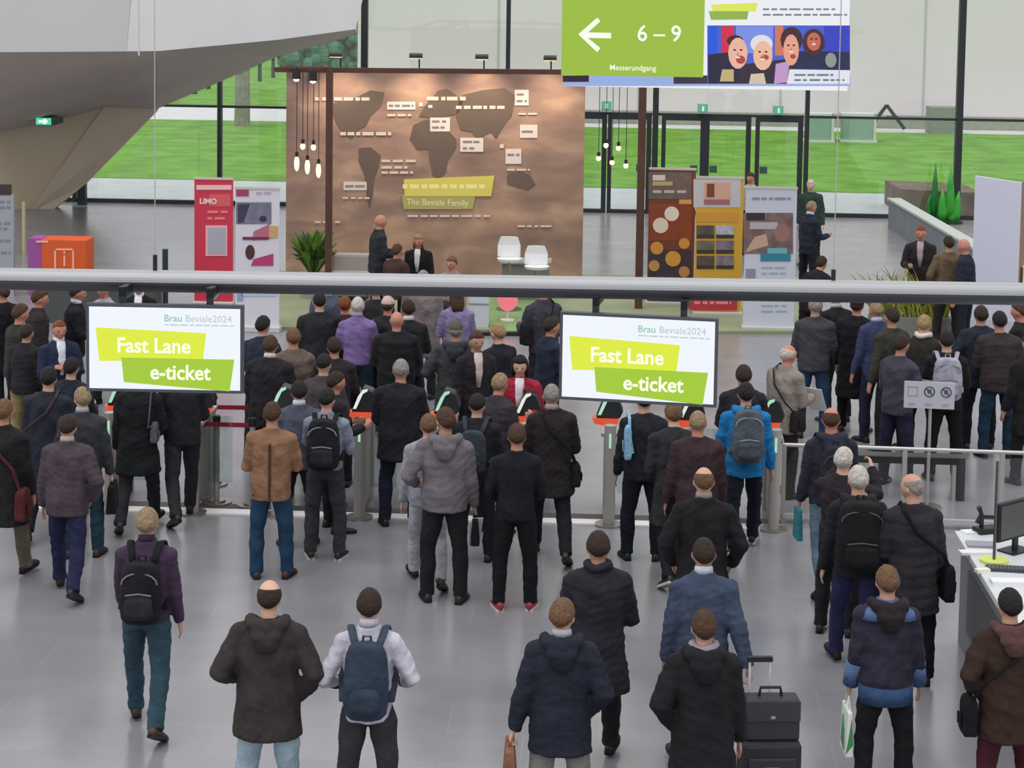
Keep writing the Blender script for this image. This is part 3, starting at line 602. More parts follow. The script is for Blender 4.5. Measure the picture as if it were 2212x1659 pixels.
# ---------------------------------------------------------------- suspended tube with two screens
TP = Plane(AY(1106, 625, 15.2), math.radians(-2.9))
u0, z0 = TP.uv(-60, 603); u1, z1 = TP.uv(2290, 629)
tl = thing('suspension_tube', 'long grey steel tube hanging across the hall above the crowd', 'tube', TP.loc(), TP.a)
zc = (z0+z1)/2; u0, z0 = TP.uv(0, 602); u1, z1 = TP.uv(2212, 635)
# slope left by the yaw of the hall is matched by the true line between both ends
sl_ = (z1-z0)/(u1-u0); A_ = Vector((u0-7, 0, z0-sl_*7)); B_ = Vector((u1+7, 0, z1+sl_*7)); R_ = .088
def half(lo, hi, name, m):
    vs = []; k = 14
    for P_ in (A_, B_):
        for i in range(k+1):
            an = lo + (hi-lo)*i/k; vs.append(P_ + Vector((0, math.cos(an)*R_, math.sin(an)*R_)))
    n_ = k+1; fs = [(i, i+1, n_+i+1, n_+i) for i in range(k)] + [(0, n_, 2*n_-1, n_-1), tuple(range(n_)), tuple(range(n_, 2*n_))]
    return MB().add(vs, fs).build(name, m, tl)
half(0, math.pi, 'upper_half_lit', mat('#a6a7aa', .38, .2, name='tube_steel_lit')); half(math.pi, 2*math.pi, 'lower_half_shaded', mat('#43464c', .4, .2, name='tube_steel_shaded'))  # one tube in two halves: top highlight and underside shade put into the colours
for k, (x, y) in enumerate([(335, 572), (1800, 604)]):
    u, z = TP.uv(x, y); m = MB(); m.cyl((u, 0, z-.06), .018, .14, 8); m.build('cable_clamp', BLACK, tl)
    MB().cyl((u, 0, z+.05), .004, 6, 6).build('hanging_cable', mat('#b9b6b0', .5, .3), tl)
for k, (x, yt) in enumerate([(300, 0)]):
    p = AY(x, 120, 30); b = MB().cyl((0, 0, 0), .014, 5, 6).build('steel_cable', mat('#cfcfcf', .5)); b.location = p + Vector((0, 0, 0)); b['label'] = ['thin vertical steel cable before the white slanted parapet', 'thin vertical steel cable right of the hanging screen'][k]; b['category'] = 'cable'
def screen(lab, tlx, tly, trx, blx, bly, yaw, seed):
    # plane through the screen's middle, hung just in front of the tube
    cx = (tlx+trx)/2; P = Plane(AY(cx, (tly+bly)/2, 15.0), math.radians(yaw))
    a, zt = P.uv(tlx, tly); b, _ = P.uv(trx, tly + 8); _, zb = P.uv(blx, bly)
    w = b-a; c = (a+b)/2; h = w*.5625; zm = (zt+zb)/2; zt = zm+h/2; zb = zm-h/2
    t = thing('display_screen', lab, 'screen', P.loc(), P.a, 'hanging e-ticket screens')
    fr = MB(); q = .022
    fr.b2((a, -.02, zb), (a+q, .05, zt)); fr.b2((b-q, -.02, zb), (b, .05, zt)); fr.b2((a+q, -.02, zt-q), (b-q, .05, zt)); fr.b2((a+q, -.02, zb), (b-q, .05, zb+q))
    fr.build('bezel', mat('#4a4d58', .4), t); MB().b2((a+q, .0, zb+q), (b-q, .05, zt-q)).build('housing', BLACK, t)
    MB().b2((a+q, -.012, zb+q), (b-q, -.0005, zt-q)).build('display_panel', mat('#eef3fb', .4, emit=1.0), t)
    X = lambda f: a + w*f
    Z = lambda f: zt - h*f
    def pl(pts, hx, o, nm='screen_image'): MB().prism([(X(x), o, Z(y)) for x, y in pts], (0, .004, 0)).build(nm, mat(hx, .4, emit=.95), t)
    pl([(.06, .27), (.765, .315), (.745, .62), (.083, .655)], '#e0ee38', -.018, 'yellow_banner')
    pl([(.225, .61), (.945, .61), (.915, .975), (.24, .89)], '#a4cc2e', -.023, 'green_banner')
    wt = mat('#fbffe6', .4, emit=1.0)
    text('Fast Lane', (X(.43), -.020, Z(.475)), .165, wt, t, bold=.0035, ext=.001, sx=.93)
    text('e-ticket', (X(.60), -.025, Z(.775)), .165, wt, t, bold=.0035, ext=.001, sx=.93)
    text('Brau', (X(.495), -.014, Z(.155)), .076, mat('#9fcdb6', .4, emit=.9), t, ext=.001, align='LEFT', bold=.001, sx=1.0)
    text('Beviale2024', (X(.63), -.014, Z(.155)), .076, mat('#c3ccd0', .4, emit=.9), t, ext=.001, align='LEFT', sx=1.0)
    r = random.Random(seed); m = MB(); x = .50
    while x < .93: ww = r.uniform(.02, .06); m.b2((X(x), -.015, Z(.235)), (X(min(.95, x+ww)), -.011, Z(.22))); x += ww+.01
    m.build('small_print', mat('#c9d2dc', .4, emit=.9), t)
    zp = TP.O; br = MB()
    for x in (c-w*.28, c+w*.28):
        br.b2((x-.025, .03, zb+.1), (x+.025, .07, zt+.13)).b2((x-.025, .03, zt+.05), (x+.025, .34, zt+.12))
    br.b2((a+.2, .05, zm-.02), (b-.2, .08, zm+.05)); br.build('mounting_bracket', DARKM, t)
screen('hanging screen reading Fast Lane e-ticket, over the left part of the crowd', 187, 652, 526, 187, 846, -1.2, 1)
screen('hanging screen reading Fast Lane e-ticket, over the right part of the crowd', 1211, 672, 1552, 1211, 862, -10.5, 2)

# ---------------------------------------------------------------- gates
GP = Plane(G(1000, 1128))
def gh(u, v, z=0.0): return GP.O + GP.x*u + GP.n*v + Vector((0, 0, z))
GX = [236, 415, 596, 775, 956, 1135, 1315, 1496, 1672]
gu = [GP.uv(x, 1120)[0] for x in GX]
thm = mat('#f4f0f0', .5); ff = struct(MB().b2((gu[0]-1.5, .02, 0), (gu[-1]+.1, .20, .018)).build('trim_3', thm)); ff.location = GP.loc(); ff.rotation_euler = (0, 0, GP.a)
ff = struct(MB().b2((gu[0]-1.5, .20, 0), (gu[-1]+.1, .44, .006)).build('trim_4', mat('#4e4a4e', .6))); ff.location = GP.loc(); ff.rotation_euler = (0, 0, GP.a)
LED = mat('#b9f2d2', .4, emit=.8, name='green_led'); LW = mat('#eaf3ea', .4, emit=.9); LO = mat('#f0583a', .4, emit=.75)
SAT = mat('#aeaaa5', .45, .3, name='satin_steel'); GRY = mat('#96928e', .5, .2)
glab = ['at the left end, behind the grey-brown coat', 'under the left screen, with a disc foot', 'behind the tan jacket', 'right of the black patterned backpack', 'behind the grey hoodie', 'in front of the woman in red', 'below the left edge of the right screen', 'between dark coats under the right screen', 'at the right end beside the blue jacket']
for k, u in enumerate(gu):
    t = thing('turnstile_gate', 'steel entry gate with slanted reader, ' + glab[k], 'gate', gh(u, 0), GP.a, 'entry gates across the hall')
    MB().cyl((0, .05, 0), .062, 1.10, 20).build('front_post', SAT, t, smooth=False)
    MB().cyl((0, .05, 0), .15, .02, 24).build('foot_disc', STEEL, t)
    MB().b2((-.012, -.018, .86), (.012, -.008, 1.02)).build('status_light', LED, t)
    MB().b2((-.03, .11, .05), (.03, .75, .95)).build('cabinet', GRY, t, bevel=.01)
    MB().cyl((0, .82, 0), .07, 1.02, 18).build('rear_post', SAT, t)
    MB().b2((-.10, .12, .95), (.09, .95, 1.0)).build('top_cover', mat('#b8b9b4', .4, .4), t, bevel=.01)
    # reader head: slanting black wedge on an orange ring, leaning to the right
    MB().tube([(-.05, .6, 1.0), (-.05, .6, 1.06)], [.14, .15], n=22).build('orange_ring', LO, t)
    hd = MB().prism([(-.16, .52, 1.06), (.10, .52, 1.06), (.14, .52, 1.14), (.08, .52, 1.30), (-.03, .52, 1.34), (-.10, .52, 1.22)], (0, .2, 0)).build('reader_head', mat('#23282a', .4), t, bevel=.015)
    MB().prism([(-.14, .508, 1.10), (-.105, .508, 1.10), (-.03, .508, 1.27), (.02, .508, 1.30), (.02, .508, 1.325), (-.035, .508, 1.315), (-.085, .508, 1.24)], (0, .013, 0)).build('light_strip', LW if k % 2 else LED, t)
    if k < len(gu)-1:
        MB().b2((.08, .42, .25), (.36, .435, 1.0)).build('glass_leaf', GLASS_G, t)
# stanchions with red belts
def stanchion(lab, p):
    t = thing('belt_stanchion', lab, 'stanchion', p, 0, 'belt stanchions beyond the gates')
    MB().cyl((0, 0, 0), .17, .02, 24).cyl((0, 0, .02), .10, .02, 20).build('base', STEEL, t); MB().cyl((0, 0, .04), .032, .90, 14).build('pole', SAT, t); MB().cyl((0, 0, .90), .042, .09, 14).build('belt_head', BLACK, t)
    return t
s1 = G(468, 1086); s2 = G(545, 1092); s3 = G(460, 1046); s4 = G(575, 1048); s0 = G(424, 1088)
RED = mat('#8e1230', .8)
for p, l in ((s1, 'steel belt stanchion right of the left gate post, red belt passing'), (s4, 'steel belt stanchion behind the tan jacket, end of the upper red belt'), (s3, 'steel belt stanchion where the upper red belt starts'), (s2, 'steel belt stanchion just left of the tan jacket')): stanchion(l, p)
for k, (a, b_, z) in enumerate([(s0, s2, .88), (s3, s4, .88)]):
    m = MB(); m.prism([a + Vector((0, 0, z)), b_ + Vector((0, 0, z)), b_ + Vector((0, 0, z+.05)), a + Vector((0, 0, z+.05))], (0, .008, 0)); o = m.build('barrier_belt', RED)
    tag(o, ['lower red barrier belt left of the tan jacket', 'upper red barrier belt behind the tan jacket'][k], 'belt', 'red barrier belts')

# ---------------------------------------------------------------- right side railing, framed barrier, sign, service desk
def rail(): 
    a = G(1690, 1128); b = G(2700, 1166); zt = 1.0
    P = Plane(a, math.atan2(b.y-a.y, b.x-a.x)); L = (b-a).length
    t = thing('glass_railing', 'steel railing with glass panels to the right of the gates', 'railing', P.loc(), P.a)
    u0, z0 = P.uv(1690, 964); u1, z1 = P.uv(2212, 975); z = (z0+z1)/2
    MB().tube([(0, 0, z), (L, 0, z)], [.022, .022], n=12).build('handrail', mat('#b9b7b4', .35, .5), t)
    for x in (0.0, P.uv(1742, 1128)[0], P.uv(1950, 1130)[0], P.uv(2160, 1140)[0], P.uv(2440, 1153)[0], P.uv(2690, 1160)[0]):
        MB().b2((x-.025, -.02, 0), (x+.025, .02, z)).build('post', SAT, t)
    MB().b2((.03, -.005, .12), (L, .005, z-.06)).build('glass_panel', GLASS, t)
    MB().b2((0, -.03, .05), (L, .03, .10)).build('bottom_rail', mat('#c3c1c0', .4, .4), t)
rail()
P = Plane(G(2000, 1112)); a = P.uv(1840, 1112)[0]; b_ = P.uv(2104, 1112)[0]; zt = P.uv(2000, 990)[1] - .14
t = thing('framed_barrier', 'dark framed open barrier standing behind the railing at right', 'barrier', tuple(P.O + P.n*.35), P.a)
MB().b2((a, .25, zt-.08), (b_, .38, zt)).b2((b_-.09, .25, 0), (b_, .38, zt-.08)).b2((a, .25, 0), (a+.08, .38, zt-.08)).build('dark_frame', mat('#141518', .7, spec=.1), t)
MB().b2((a-.02, .23, zt), (b_+.02, .42, zt+.012)).build('top_rail', mat('#5a5a5c', .5, .2), t); MB().b2((b_-.14, .26, 0), (b_-.10, .36, zt-.08)).build('inner_post', SAT, t)
# pictogram sign
p = G(2003, 1098); P = Plane(p, math.radians(-7)); sy = -.0
t = thing('pictogram_sign', 'small white sign with three round pictograms on a steel pole', 'sign', P.loc(), P.a)
a, zb = P.uv(1952, 880); b_, _ = P.uv(2061, 886); _, zt = P.uv(1955, 823)
MB().cyl((0, .03, 0), .018, zb+.1, 10).build('pole', SAT, t); MB().cyl((0, .03, 0), .16, .02, 20).build('base', STEEL, t)
MB().b2((a, -.01, zb), (b_, .01, zt)).build('board', mat('#bdbdc8', .5), t)
for k in range(3):
    cx = a + (b_-a)*(.17+.33*k); cz = zt - (zt-zb)*.36; r = .055; m = MB()
    if k == 0:
        m.b2((cx-r, -.016, cz-r), (cx-r+.008, -.009, cz+r)).b2((cx+r-.008, -.016, cz-r), (cx+r, -.009, cz+r)).b2((cx-r, -.016, cz+r-.008), (cx+r, -.009, cz+r)).b2((cx-r, -.016, cz-r), (cx+r, -.009, cz-r+.008))
    else:
        ring = [(cx+math.cos(q*math.pi/10)*r, -.012, cz+math.sin(q*math.pi/10)*r) for q in range(21)]; m.tube(ring, [.007]*21, n=6)
        m.bar((cx-r*.7, -.012, cz+r*.7), (cx+r*.7, -.012, cz-r*.7), .012); m.b2((cx-.02, -.016, cz-.02), (cx+.02, -.009, cz+.025))
    m.build('pictogram', mat('#a2a3ae' if k == 0 else '#4f525c', .5), t)
    dm = MB().b2((cx-.045, -.013, zb+.05), (cx+.04, -.009, zb+.058)).b2((cx-.045, -.013, zb+.03), (cx+.02, -.009, zb+.038)).build('small_print', mat('#9a9ba6', .5), t)
# service desk
c0 = G(2062, 1146, 1.02); c1 = G(2160, 1308, 1.02); dd = (c1-c0); dd.z = 0; ang = math.atan2(dd.y, dd.x)
t = thing('service_desk', 'grey service desk with a white top at the right edge', 'desk', (c0.x, c0.y, 0), ang)
L = dd.length + 1.2; Wd = 1.1     # local x runs along the visitor side towards the camera; desk extends to local +y
MB().b2((0.02, .06, 0), (L, Wd, .96)).build('body', mat('#7c7f83', .6), t); MB().b2((.45, .045, .25), (L-.1, .07, .8)).build('dark_inset', mat('#55585a', .6), t)
MB().b2((0, 0, .96), (L, Wd+.1, 1.02)).build('desktop', mat('#cfd3d6', .45), t, bevel=.008)
def on_desk(px, py): q = G(px, py, 1.02); return q
q = on_desk(2192, 1190); t2 = thing('computer_monitor', 'black computer monitor on the service desk, its back turned', 'monitor', q, math.radians(38))
MB().b2((-.13, -.09, 0), (.13, .09, .015)).build('foot', BLACK, t2); MB().b2((-.025, -.015, .015), (.025, .015, .2)).build('stand', BLACK, t2)
MB().b2((-.27, -.03, .12), (.27, .02, .46)).build('case', BLACK, t2, bevel=.01); MB().b2((-.245, -.036, .145), (.245, -.028, .435)).build('screen_surface', mat('#4a4d4a', .35), t2)
q = on_desk(2188, 1232); t2 = thing('keyboard', 'dark keyboard lying on the service desk below the monitor', 'keyboard', q, math.radians(-8)); MB().b2((-.22, -.07, 0), (.22, .07, .02)).build('case', mat('#3c3d42', .5), t2)
kb = MB()
for i in range(4):
    for j in range(13): kb.b2((-.205+j*.0315, -.055+i*.029, .02), (-.205+j*.0315+.025, -.055+i*.029+.022, .027))
kb.build('keys', mat('#5e6066', .5), t2)
q = on_desk(2147, 1214); t2 = thing('queue_light', 'slim dark pole on a round yellow foot, standing on the service desk', 'pole', q); MB().cyl((0, 0, 0), .12, .025, 24).build('yellow_foot', mat('#cfdb6c', .5), t2); MB().cyl((0, 0, .025), .013, .85, 10).build('pole', mat('#5b5b62', .4, .5), t2)
q = on_desk(2129, 1150); t2 = thing('telephone', 'black telephone at the far end of the service desk', 'telephone', q, math.radians(20)); MB().b2((-.10, -.07, 0), (.12, .07, .05)).build('case', BLACK, t2, bevel=.01); MB().tube([(-.09, 0, .09), (-.05, 0, .17), (-.08, 0, .24)], [.025, .02, .025], n=8).bar((-.05, 0, .15), (.10, 0, .13), .03).build('handset', BLACK, t2); MB().b2((-.06, -.012, .04), (-.03, .012, .14)).build('cradle', BLACK, t2)
for k, (x, y, w, h, a_) in enumerate([(2096, 1150, .14, .12, .2), (2118, 1178, .24, .16, -.1), (2110, 1196, .3, .1, .1), (2122, 1236, .12, .06, .3), (2180, 1262, .3, .12, 0)]):
    b = MB().b2((-w/2, -h/2, 0), (w/2, h/2, .012+.006*k)).build('paper_stack', [WHITE, mat('#9a9aa6', .6), WHITE, mat('#e6e8d0', .6), WHITE][k]); b.location = on_desk(x, y); b.rotation_euler = (0, 0, a_)
    tag(b, ['white papers at the far corner of the service desk', 'grey tray of papers behind the telephone on the service desk', 'long white sheet left of the yellow pole foot', 'cream leaflets just below the yellow pole foot', 'white papers in front of the keyboard'][k], 'paper', 'papers on the service desk')
# ---------------------------------------------------------------- people
PEND = []       # (object, voxel, smooth, fold amplitude, ribs, seed)
def rm(name, mb, m, parent, voxel, fold=0.0, ribs=0.0, seed=0, smooth=3):
    me = mb.mesh(name); o = bpy.data.objects.new(name, me); C.objects.link(o); me.materials.append(m); o.parent = parent
    md = o.modifiers.new('r', 'REMESH'); md.mode = 'VOXEL'; md.voxel_size = voxel; md.use_smooth_shade = True
    sm = o.modifiers.new('s', 'SMOOTH'); sm.factor = 0.5; sm.iterations = smooth
    PEND.append((o, fold, ribs, seed)); return o
def finish_people():
    dg = bpy.context.evaluated_depsgraph_get(); out = []
    for o, fold, ribs, seed in PEND:
        out.append(bpy.data.meshes.new_from_object(o.evaluated_get(dg)))
    for (o, fold, ribs, seed), me in zip(PEND, out):
        o.modifiers.clear(); old = o.data; n = old.name; o.data = me; bpy.data.meshes.remove(old); me.name = n
        nv = len(me.vertices)
        if nv and (fold or ribs):
            p = np.empty(nv*3, np.float32); me.vertices.foreach_get('co', p); p = p.reshape(-1, 3)
            nr = np.empty(nv*3, np.float32); me.vertex_normals.foreach_get('vector', nr); nr = nr.reshape(-1, 3)
            r = np.random.RandomState(seed); d = np.zeros(nv, np.float32)
            w = p + 0.05*np.sin(p[:, [1, 2, 0]]*9 + r.rand(3)*6)
            for fr, am in ((7, 1.0), (13, .8), (24, .5), (41, .28)):
                for _ in range(2):
                    k = r.randn(3); k /= np.linalg.norm(k); k[2] *= 1.5
                    q = np.sin((w @ k)*fr*1.4 + r.rand()*6.28); d += am*(1-np.abs(q))*.5 - am*.18
            d *= fold
            if ribs: d += ribs*(np.abs(np.sin(p[:, 2]*math.pi/0.085)) - .6)
            p += nr*d[:, None]; me.vertices.foreach_set('co', p.ravel()); me.update()
    PEND.clear()

def rotx(p, a, c):
    p = Vector(p) - Vector(c); ca, sa = math.cos(a), math.sin(a)
    return Vector((p.x, p.y*ca - p.z*sa, p.y*sa + p.z*ca)) + Vector(c)
ARMS = {  # forward, outward, elbow, inward
 'down': (4, 9, 14, 0), 'fwd': (26, 8, 22, 0), 'back': (-22, 9, 10, 0), 'pocket': (-16, 26, 62, 45), 'hip': (-8, 24, 52, 40),
 'front': (12, 12, 88, 18), 'carry': (6, 14, 60, 30), 'phone': (38, 10, 112, 25), 'hold': (2, 14, 6, 0), 'up': (75, 15, 80, 25), 'wide': (0, 24, 24, 0), 'elbow': (-14, 30, 82, 20), 'ahead': (45, 8, 40, 20), 'pull': (-16, 14, 8, 0), 'cross': (14, 14, 95, 62)}
SKIN = {'a': '#c69a84', 'b': '#b58772', 'c': '#d3a890', 'd': '#8a5d48', 'e': '#bd826f'}
HAIR = {'black': '#221d1e', 'dark': '#33271f', 'brown': '#4b3529', 'lbrown': '#6d523b', 'blond': '#9b7f5d', 'grey': '#8c8580', 'white': '#c4bcb6', 'sand': '#927c62', 'red': '#7a4326'}
SKM = {k: mat(v, .55, var=.08, scale=14, spec=.3, name='skin') for k, v in SKIN.items()}
def head_point(th, ph, hair=0.0):
    """point of the head surface; ph=0 faces forward (+y)"""
    x = math.sin(th)*math.sin(ph); y = math.sin(th)*math.cos(ph); z = math.cos(th)
    ax, ay, az = .0815, .103, .116
    px, py, pz = x*ax, y*ay, z*az
    if z < -.1:                                     # jaw
        q = (-z-.1)/.9; px *= 1-.34*q; py = py*(1-.22*q) + .018*q
    if y < 0 and z < 0: py *= 1-.12*(-z)
    if y > .2:                                      # face relief
        f = y
        px0 = px; 
        nose = math.exp(-((px0/.011)**2) - ((pz+.018)/.022)**2); py += .022*nose*f
        brow = math.exp(-((abs(px0)-.028)/.022)**2 - ((pz-.022)/.010)**2); py += .005*brow
        eye = math.exp(-((abs(px0)-.031)/.014)**2 - ((pz-.004)/.011)**2); py -= .010*eye
        lip = math.exp(-((px0)/.024)**2 - ((pz+.058)/.007)**2); py += .005*lip
        mouth = math.exp(-((px0)/.026)**2 - ((pz+.0645)/.003)**2); py -= .004*mouth
        chin = math.exp(-((px0)/.022)**2 - ((pz+.095)/.014)**2); py += .007*chin
    return Vector((px, py, pz))
def head_mesh(b, T, n=26, m=22, mask=None, thick=.0):
    vs = []; fs = []
    for j in range(1, m):
        th = math.pi*j/m
        for k in range(n):
            ph = 2*math.pi*k/n; p = head_point(th, ph)
            if mask is not None:
                t = mask(th, ph); p = p*(1 + thick*t)
            vs.append(T(p))
    for th in (0.0001, math.pi-.0001):
        p = head_point(th, 0)
        if mask is not None: p = p*(1 + thick*mask(th, 0))
        vs.append(T(p))
    t = (m-1)*n
    for j in range(m-2):
        for k in range(n):
            k2 = (k+1) % n; fs.append((j*n+k, (j+1)*n+k, (j+1)*n+k2, j*n+k2))
    for k in range(n):
        k2 = (k+1) % n; fs.append((t, k, k2)); fs.append((t+1, (m-2)*n+k2, (m-2)*n+k))
    b.add(vs, fs)
def sst(e0, e1, x):
    t = max(0, min(1, (x-e0)/(e1-e0))); return t*t*(3-2*t)
def hair_mask(style, seed):
    def f(th, ph):
        z = math.cos(th); yf = math.cos(ph)*math.sin(th); side = abs(math.sin(ph))
        # hairline: forehead front at z~.45, sides to ear z~-.1, nape z~-.55
        line = .52 if yf > .55 else (.52 - (.55-yf)*.75)
        line = max(line, -.60)
        v = sst(line-.10, line+.10, z)
        n = .16*math.sin(ph*7+seed)*math.sin(th*9+seed*2) + .12*math.sin(ph*19+seed*3+3*math.sin(th*5))
        if style == 'bald_top': v *= 1 - sst(.42, .72, z + .12*yf); n *= .4; return -1.0 + 1.45*v + n*v*.5
        if style == 'bald': return -1.0
        if style == 'crop': return -1.0 + 1.5*v + n*v*.3
        return -1.0 + 2.0*v + n*v
    return f

NP = [0]; POSLOG = []; HADJ = {9: 0.019, 10: -0.019, 19: 0.053, 21: 0.005, 22: -0.005, 24: 0.046, 25: -0.046, 30: -0.014, 31: 0.014, 40: -0.019, 41: 0.019, 45: 0.031, 47: -0.035, 48: 0.009, 53: -0.005, 56: -0.03, 58: 0.031, 62: 0.007, 67: -0.064, 68: -0.021, 70: 0.064, 71: 0.021, 73: -0.008, 74: 0.008, 79: -0.023, 80: 0.023, 88: -0.006, 89: 0.006}
def person(label, px, hy, h=1.75, yaw=0, top='jacket', col='#222226', leg='#23242c', hair='brown', style='short', skin='a',
           la='down', ra='down', walk=0, lean=3, hood=False, hoodcol=None, collar=None, scarf=None, bag=None, shoe='#1a1817', sole=None, group='people', lod=1,
           sit=False, hleg=None, turn=0, nod=8, ribs=0.0, wide=1.0, shirt=None, cap=None, cuffs=None, hem=None, yoke=None, dz=0.0, floor=0.0, seam=None):
    k_id = NP[0]; NP[0] += 1; h0_ = h; h += HADJ.get(k_id, 0)
    s = h/1.75; sd = int(px*7+hy) % 997; rr = random.Random(sd)
    vox = {0: .0095, 1: .013, 2: .019}[lod]; vc = {0: .013, 1: .017, 2: .023}[lod]
    # --- legs
    P0 = Vector((0, 0, .93))
    hips = {-1: Vector((-.088, 0, .90)), 1: Vector((.088, 0, .90))}; L = {}
    for sd_ in (-1, 1):
        if sit: a, k, fp = 82 + rr.uniform(-4, 4), 84, 0
        elif walk:
            if sd_ == (1 if walk > 0 else -1): a, k, fp = 20*abs(walk), 6, 8
            else: a, k, fp = -12*abs(walk), 24*abs(walk), -28*abs(walk)
        else: a, k, fp = rr.uniform(-2, 5), rr.uniform(1, 6), 0
        a, k = math.radians(a), math.radians(k); out = .035*sd_ + (0 if walk else .02*sd_)
        H = hips[sd_]; K = H + Vector((out, math.sin(a)*.425, -math.cos(a)*.425)); A = K + Vector((out*.1, math.sin(a-k)*.41, -math.cos(a-k)*.41))
        L[sd_] = (H, K, A, math.radians(fp))
    def foot_pts(A, fp):
        he = A + Vector((0, -.055, -.07)); to = A + Vector((0, .20, -.07)); return rotx(he, fp, A), rotx(to, fp, A)
    low = min(min(q.z for q in foot_pts(L[i][2], L[i][3])) for i in L)
    D = Vector((0, 0, -low))
    for i in L: H, K, A, fp = L[i]; L[i] = (H+D, K+D, A+D, fp)
    piv = P0 + D; ln = -math.radians(lean)
    T = lambda p: rotx(Vector(p) + D, ln, piv)
    hc = T((0, .012 if nod > 0 else 0, 1.618)); neckb = T((0, -.005, 1.47))
    Rh = Matrix.Rotation(math.radians(turn), 3, 'Z') @ Matrix.Rotation(-math.radians(nod), 3, 'X')
    TH = lambda p: hc + Rh @ Vector(p)
    ztop = (hc.z + .124)*s + floor
    pos = G(px, hy, ztop); pos -= Matrix.Rotation(math.radians(yaw), 3, 'Z') @ Vector((hc.x, hc.y, 0))*s; pos.z = floor
    root = thing('person', label, 'person', pos, math.radians(yaw), group); root.scale = (s, s, s)
    POSLOG.append((k_id, px, hy, h0_, (hc.z+.124)/1.75, floor, label))
    M = Matrix.Translation(pos) @ Matrix.Rotation(math.radians(yaw), 4, 'Z') @ Matrix.Scale(s, 4)
    # --- arms
    AR = {}
    for sd_, nm in ((-1, la), (1, ra)):
        fl, ab, el, inw = [math.radians(v + rr.uniform(-2, 2)) for v in ARMS[nm]]
        sh = Vector((.172*sd_*wide, -.005, 1.372))
        u = Vector((sd_*math.sin(ab), math.sin(fl)*math.cos(ab), -math.cos(fl)*math.cos(ab)))
        e = sh + u*.285; se = min(1, math.sin(el)) if el < math.pi/2 else 1
        f = Vector((sd_*math.sin(ab)*max(0, math.cos(el)) - sd_*math.sin(inw)*se, math.sin(fl+el)*math.cos(inw), -math.cos(fl+el)*math.cos(ab))); f.normalize()
        w = e + f*.25
        AR[sd_] = (T(sh), T(e), T(w), (T(w)-T(e)).normalized(), nm)
    # --- body: one continuous surface
    b = MB(); ax = (1, 0, 0)
    sec = [(.84, .10, .085, 0), (.92, .150, .105, 0), (1.05, .128, .092, 0), (1.2, .140, .102, .005), (1.34, .155, .105, 0), (1.42, .130, .085, -.005), (1.47, .075, .065, -.005)]
    b.tube([T((0, y, z)) for z, _, _, y in sec], [(a, c) for _, a, c, _ in sec], n=18, up=ax)
    b.tube([neckb, T((0, .005, 1.53)), hc + Vector((0, -.01, -.03))], [(.062, .062), (.055, .058), (.05, .055)], n=14)
    head_mesh(b, TH)
    if lod < 2:
        for q in (-1, 1): 
            c = TH((.078*q, -.005, -.008)); b.sph(c, (.012, .02, .03), 8, 6)
    for q in (-1, 1):
        S_, E, Wr, d, nm = AR[q]
        b.tube([T((.05*q, 0, 1.395)), S_, S_.lerp(E, .5), E, E.lerp(Wr, .35), Wr], [.05, .052, .043, .037, .037, .026], n=10)
        # hand
        side = Vector((q, 0, 0)); nrm = (-side - d*(-side).dot(d)).normalized(); wv = d.cross(nrm).normalized()
        if wv.y < 0 or (abs(wv.y) < .3 and wv.z < 0 and abs(d.y) > .6): wv = -wv
        b.tube([Wr - d*.01, Wr + d*.03, Wr + d*.075, Wr + d*.095], [(.026, .018), (.036, .017), (.042, .015), (.038, .012)], n=10, up=wv)
        nf = 4; curl = .6 if nm in ('hold', 'pull', 'carry', 'phone', 'up') else .25
        for k in range(nf):
            o_ = (-.032 + .0215*k); ln_ = (.055, .068, .073, .064)[k]; r_ = .0092
            p0 = Wr + d*.085 + wv*o_; d1 = (d + nrm*curl*1.1).normalized(); d2 = (d + nrm*curl*3.2).normalized()
            if curl > .5: d1 = (d*.6 + nrm).normalized(); d2 = (nrm - d*.6).normalized()
            b.tube([p0, p0 + d*.01, p0 + d*.012 + d1*ln_*.55, p0 + d*.012 + d1*ln_*.55 + d2*ln_*.5], [r_, r_, r_*.95, r_*.75], n=7)
        tb = Wr + d*.025 + wv*.03; td = (d*.75 + wv*.6 + nrm*.35).normalized()
        b.tube([tb, tb + td*.035, tb + td*.035 + (d + nrm*.5).normalized()*.032], [.012, .0105, .0085], n=7)
        H, K, A, fp = L[q]
        b.tube([H + Vector((0, 0, .03)), H.lerp(K, .5), K, K.lerp(A, .35), A], [.078, .07, .05, .05, .036], n=10)
        b.tube([rotx(A + Vector((0, -.03, -.04)), fp, A), rotx(A + Vector((0, .13, -.05)), fp, A)], [(.03, .03), (.034, .018)], n=8, up=ax)
    rm('body', b, SKM[skin], root, vox, smooth=2)
    # eyes for those who turn their face to us
    yy = (yaw + turn) % 360
    if 60 < yy < 300 and lod < 2 or 100 < yy < 260:
        for q in (-1, 1):
            e = MB().sph((0, 0, 0), .0115, 10, 8).build('eye', mat('#1c1614', .3), root, smooth=True); e.location = TH((.031*q, .0835, .004))
    # --- hair
    hm = mat(HAIR.get(hair, hair), .75, var=.28, scale=30, bump=.8, bscale=60, spec=.3)
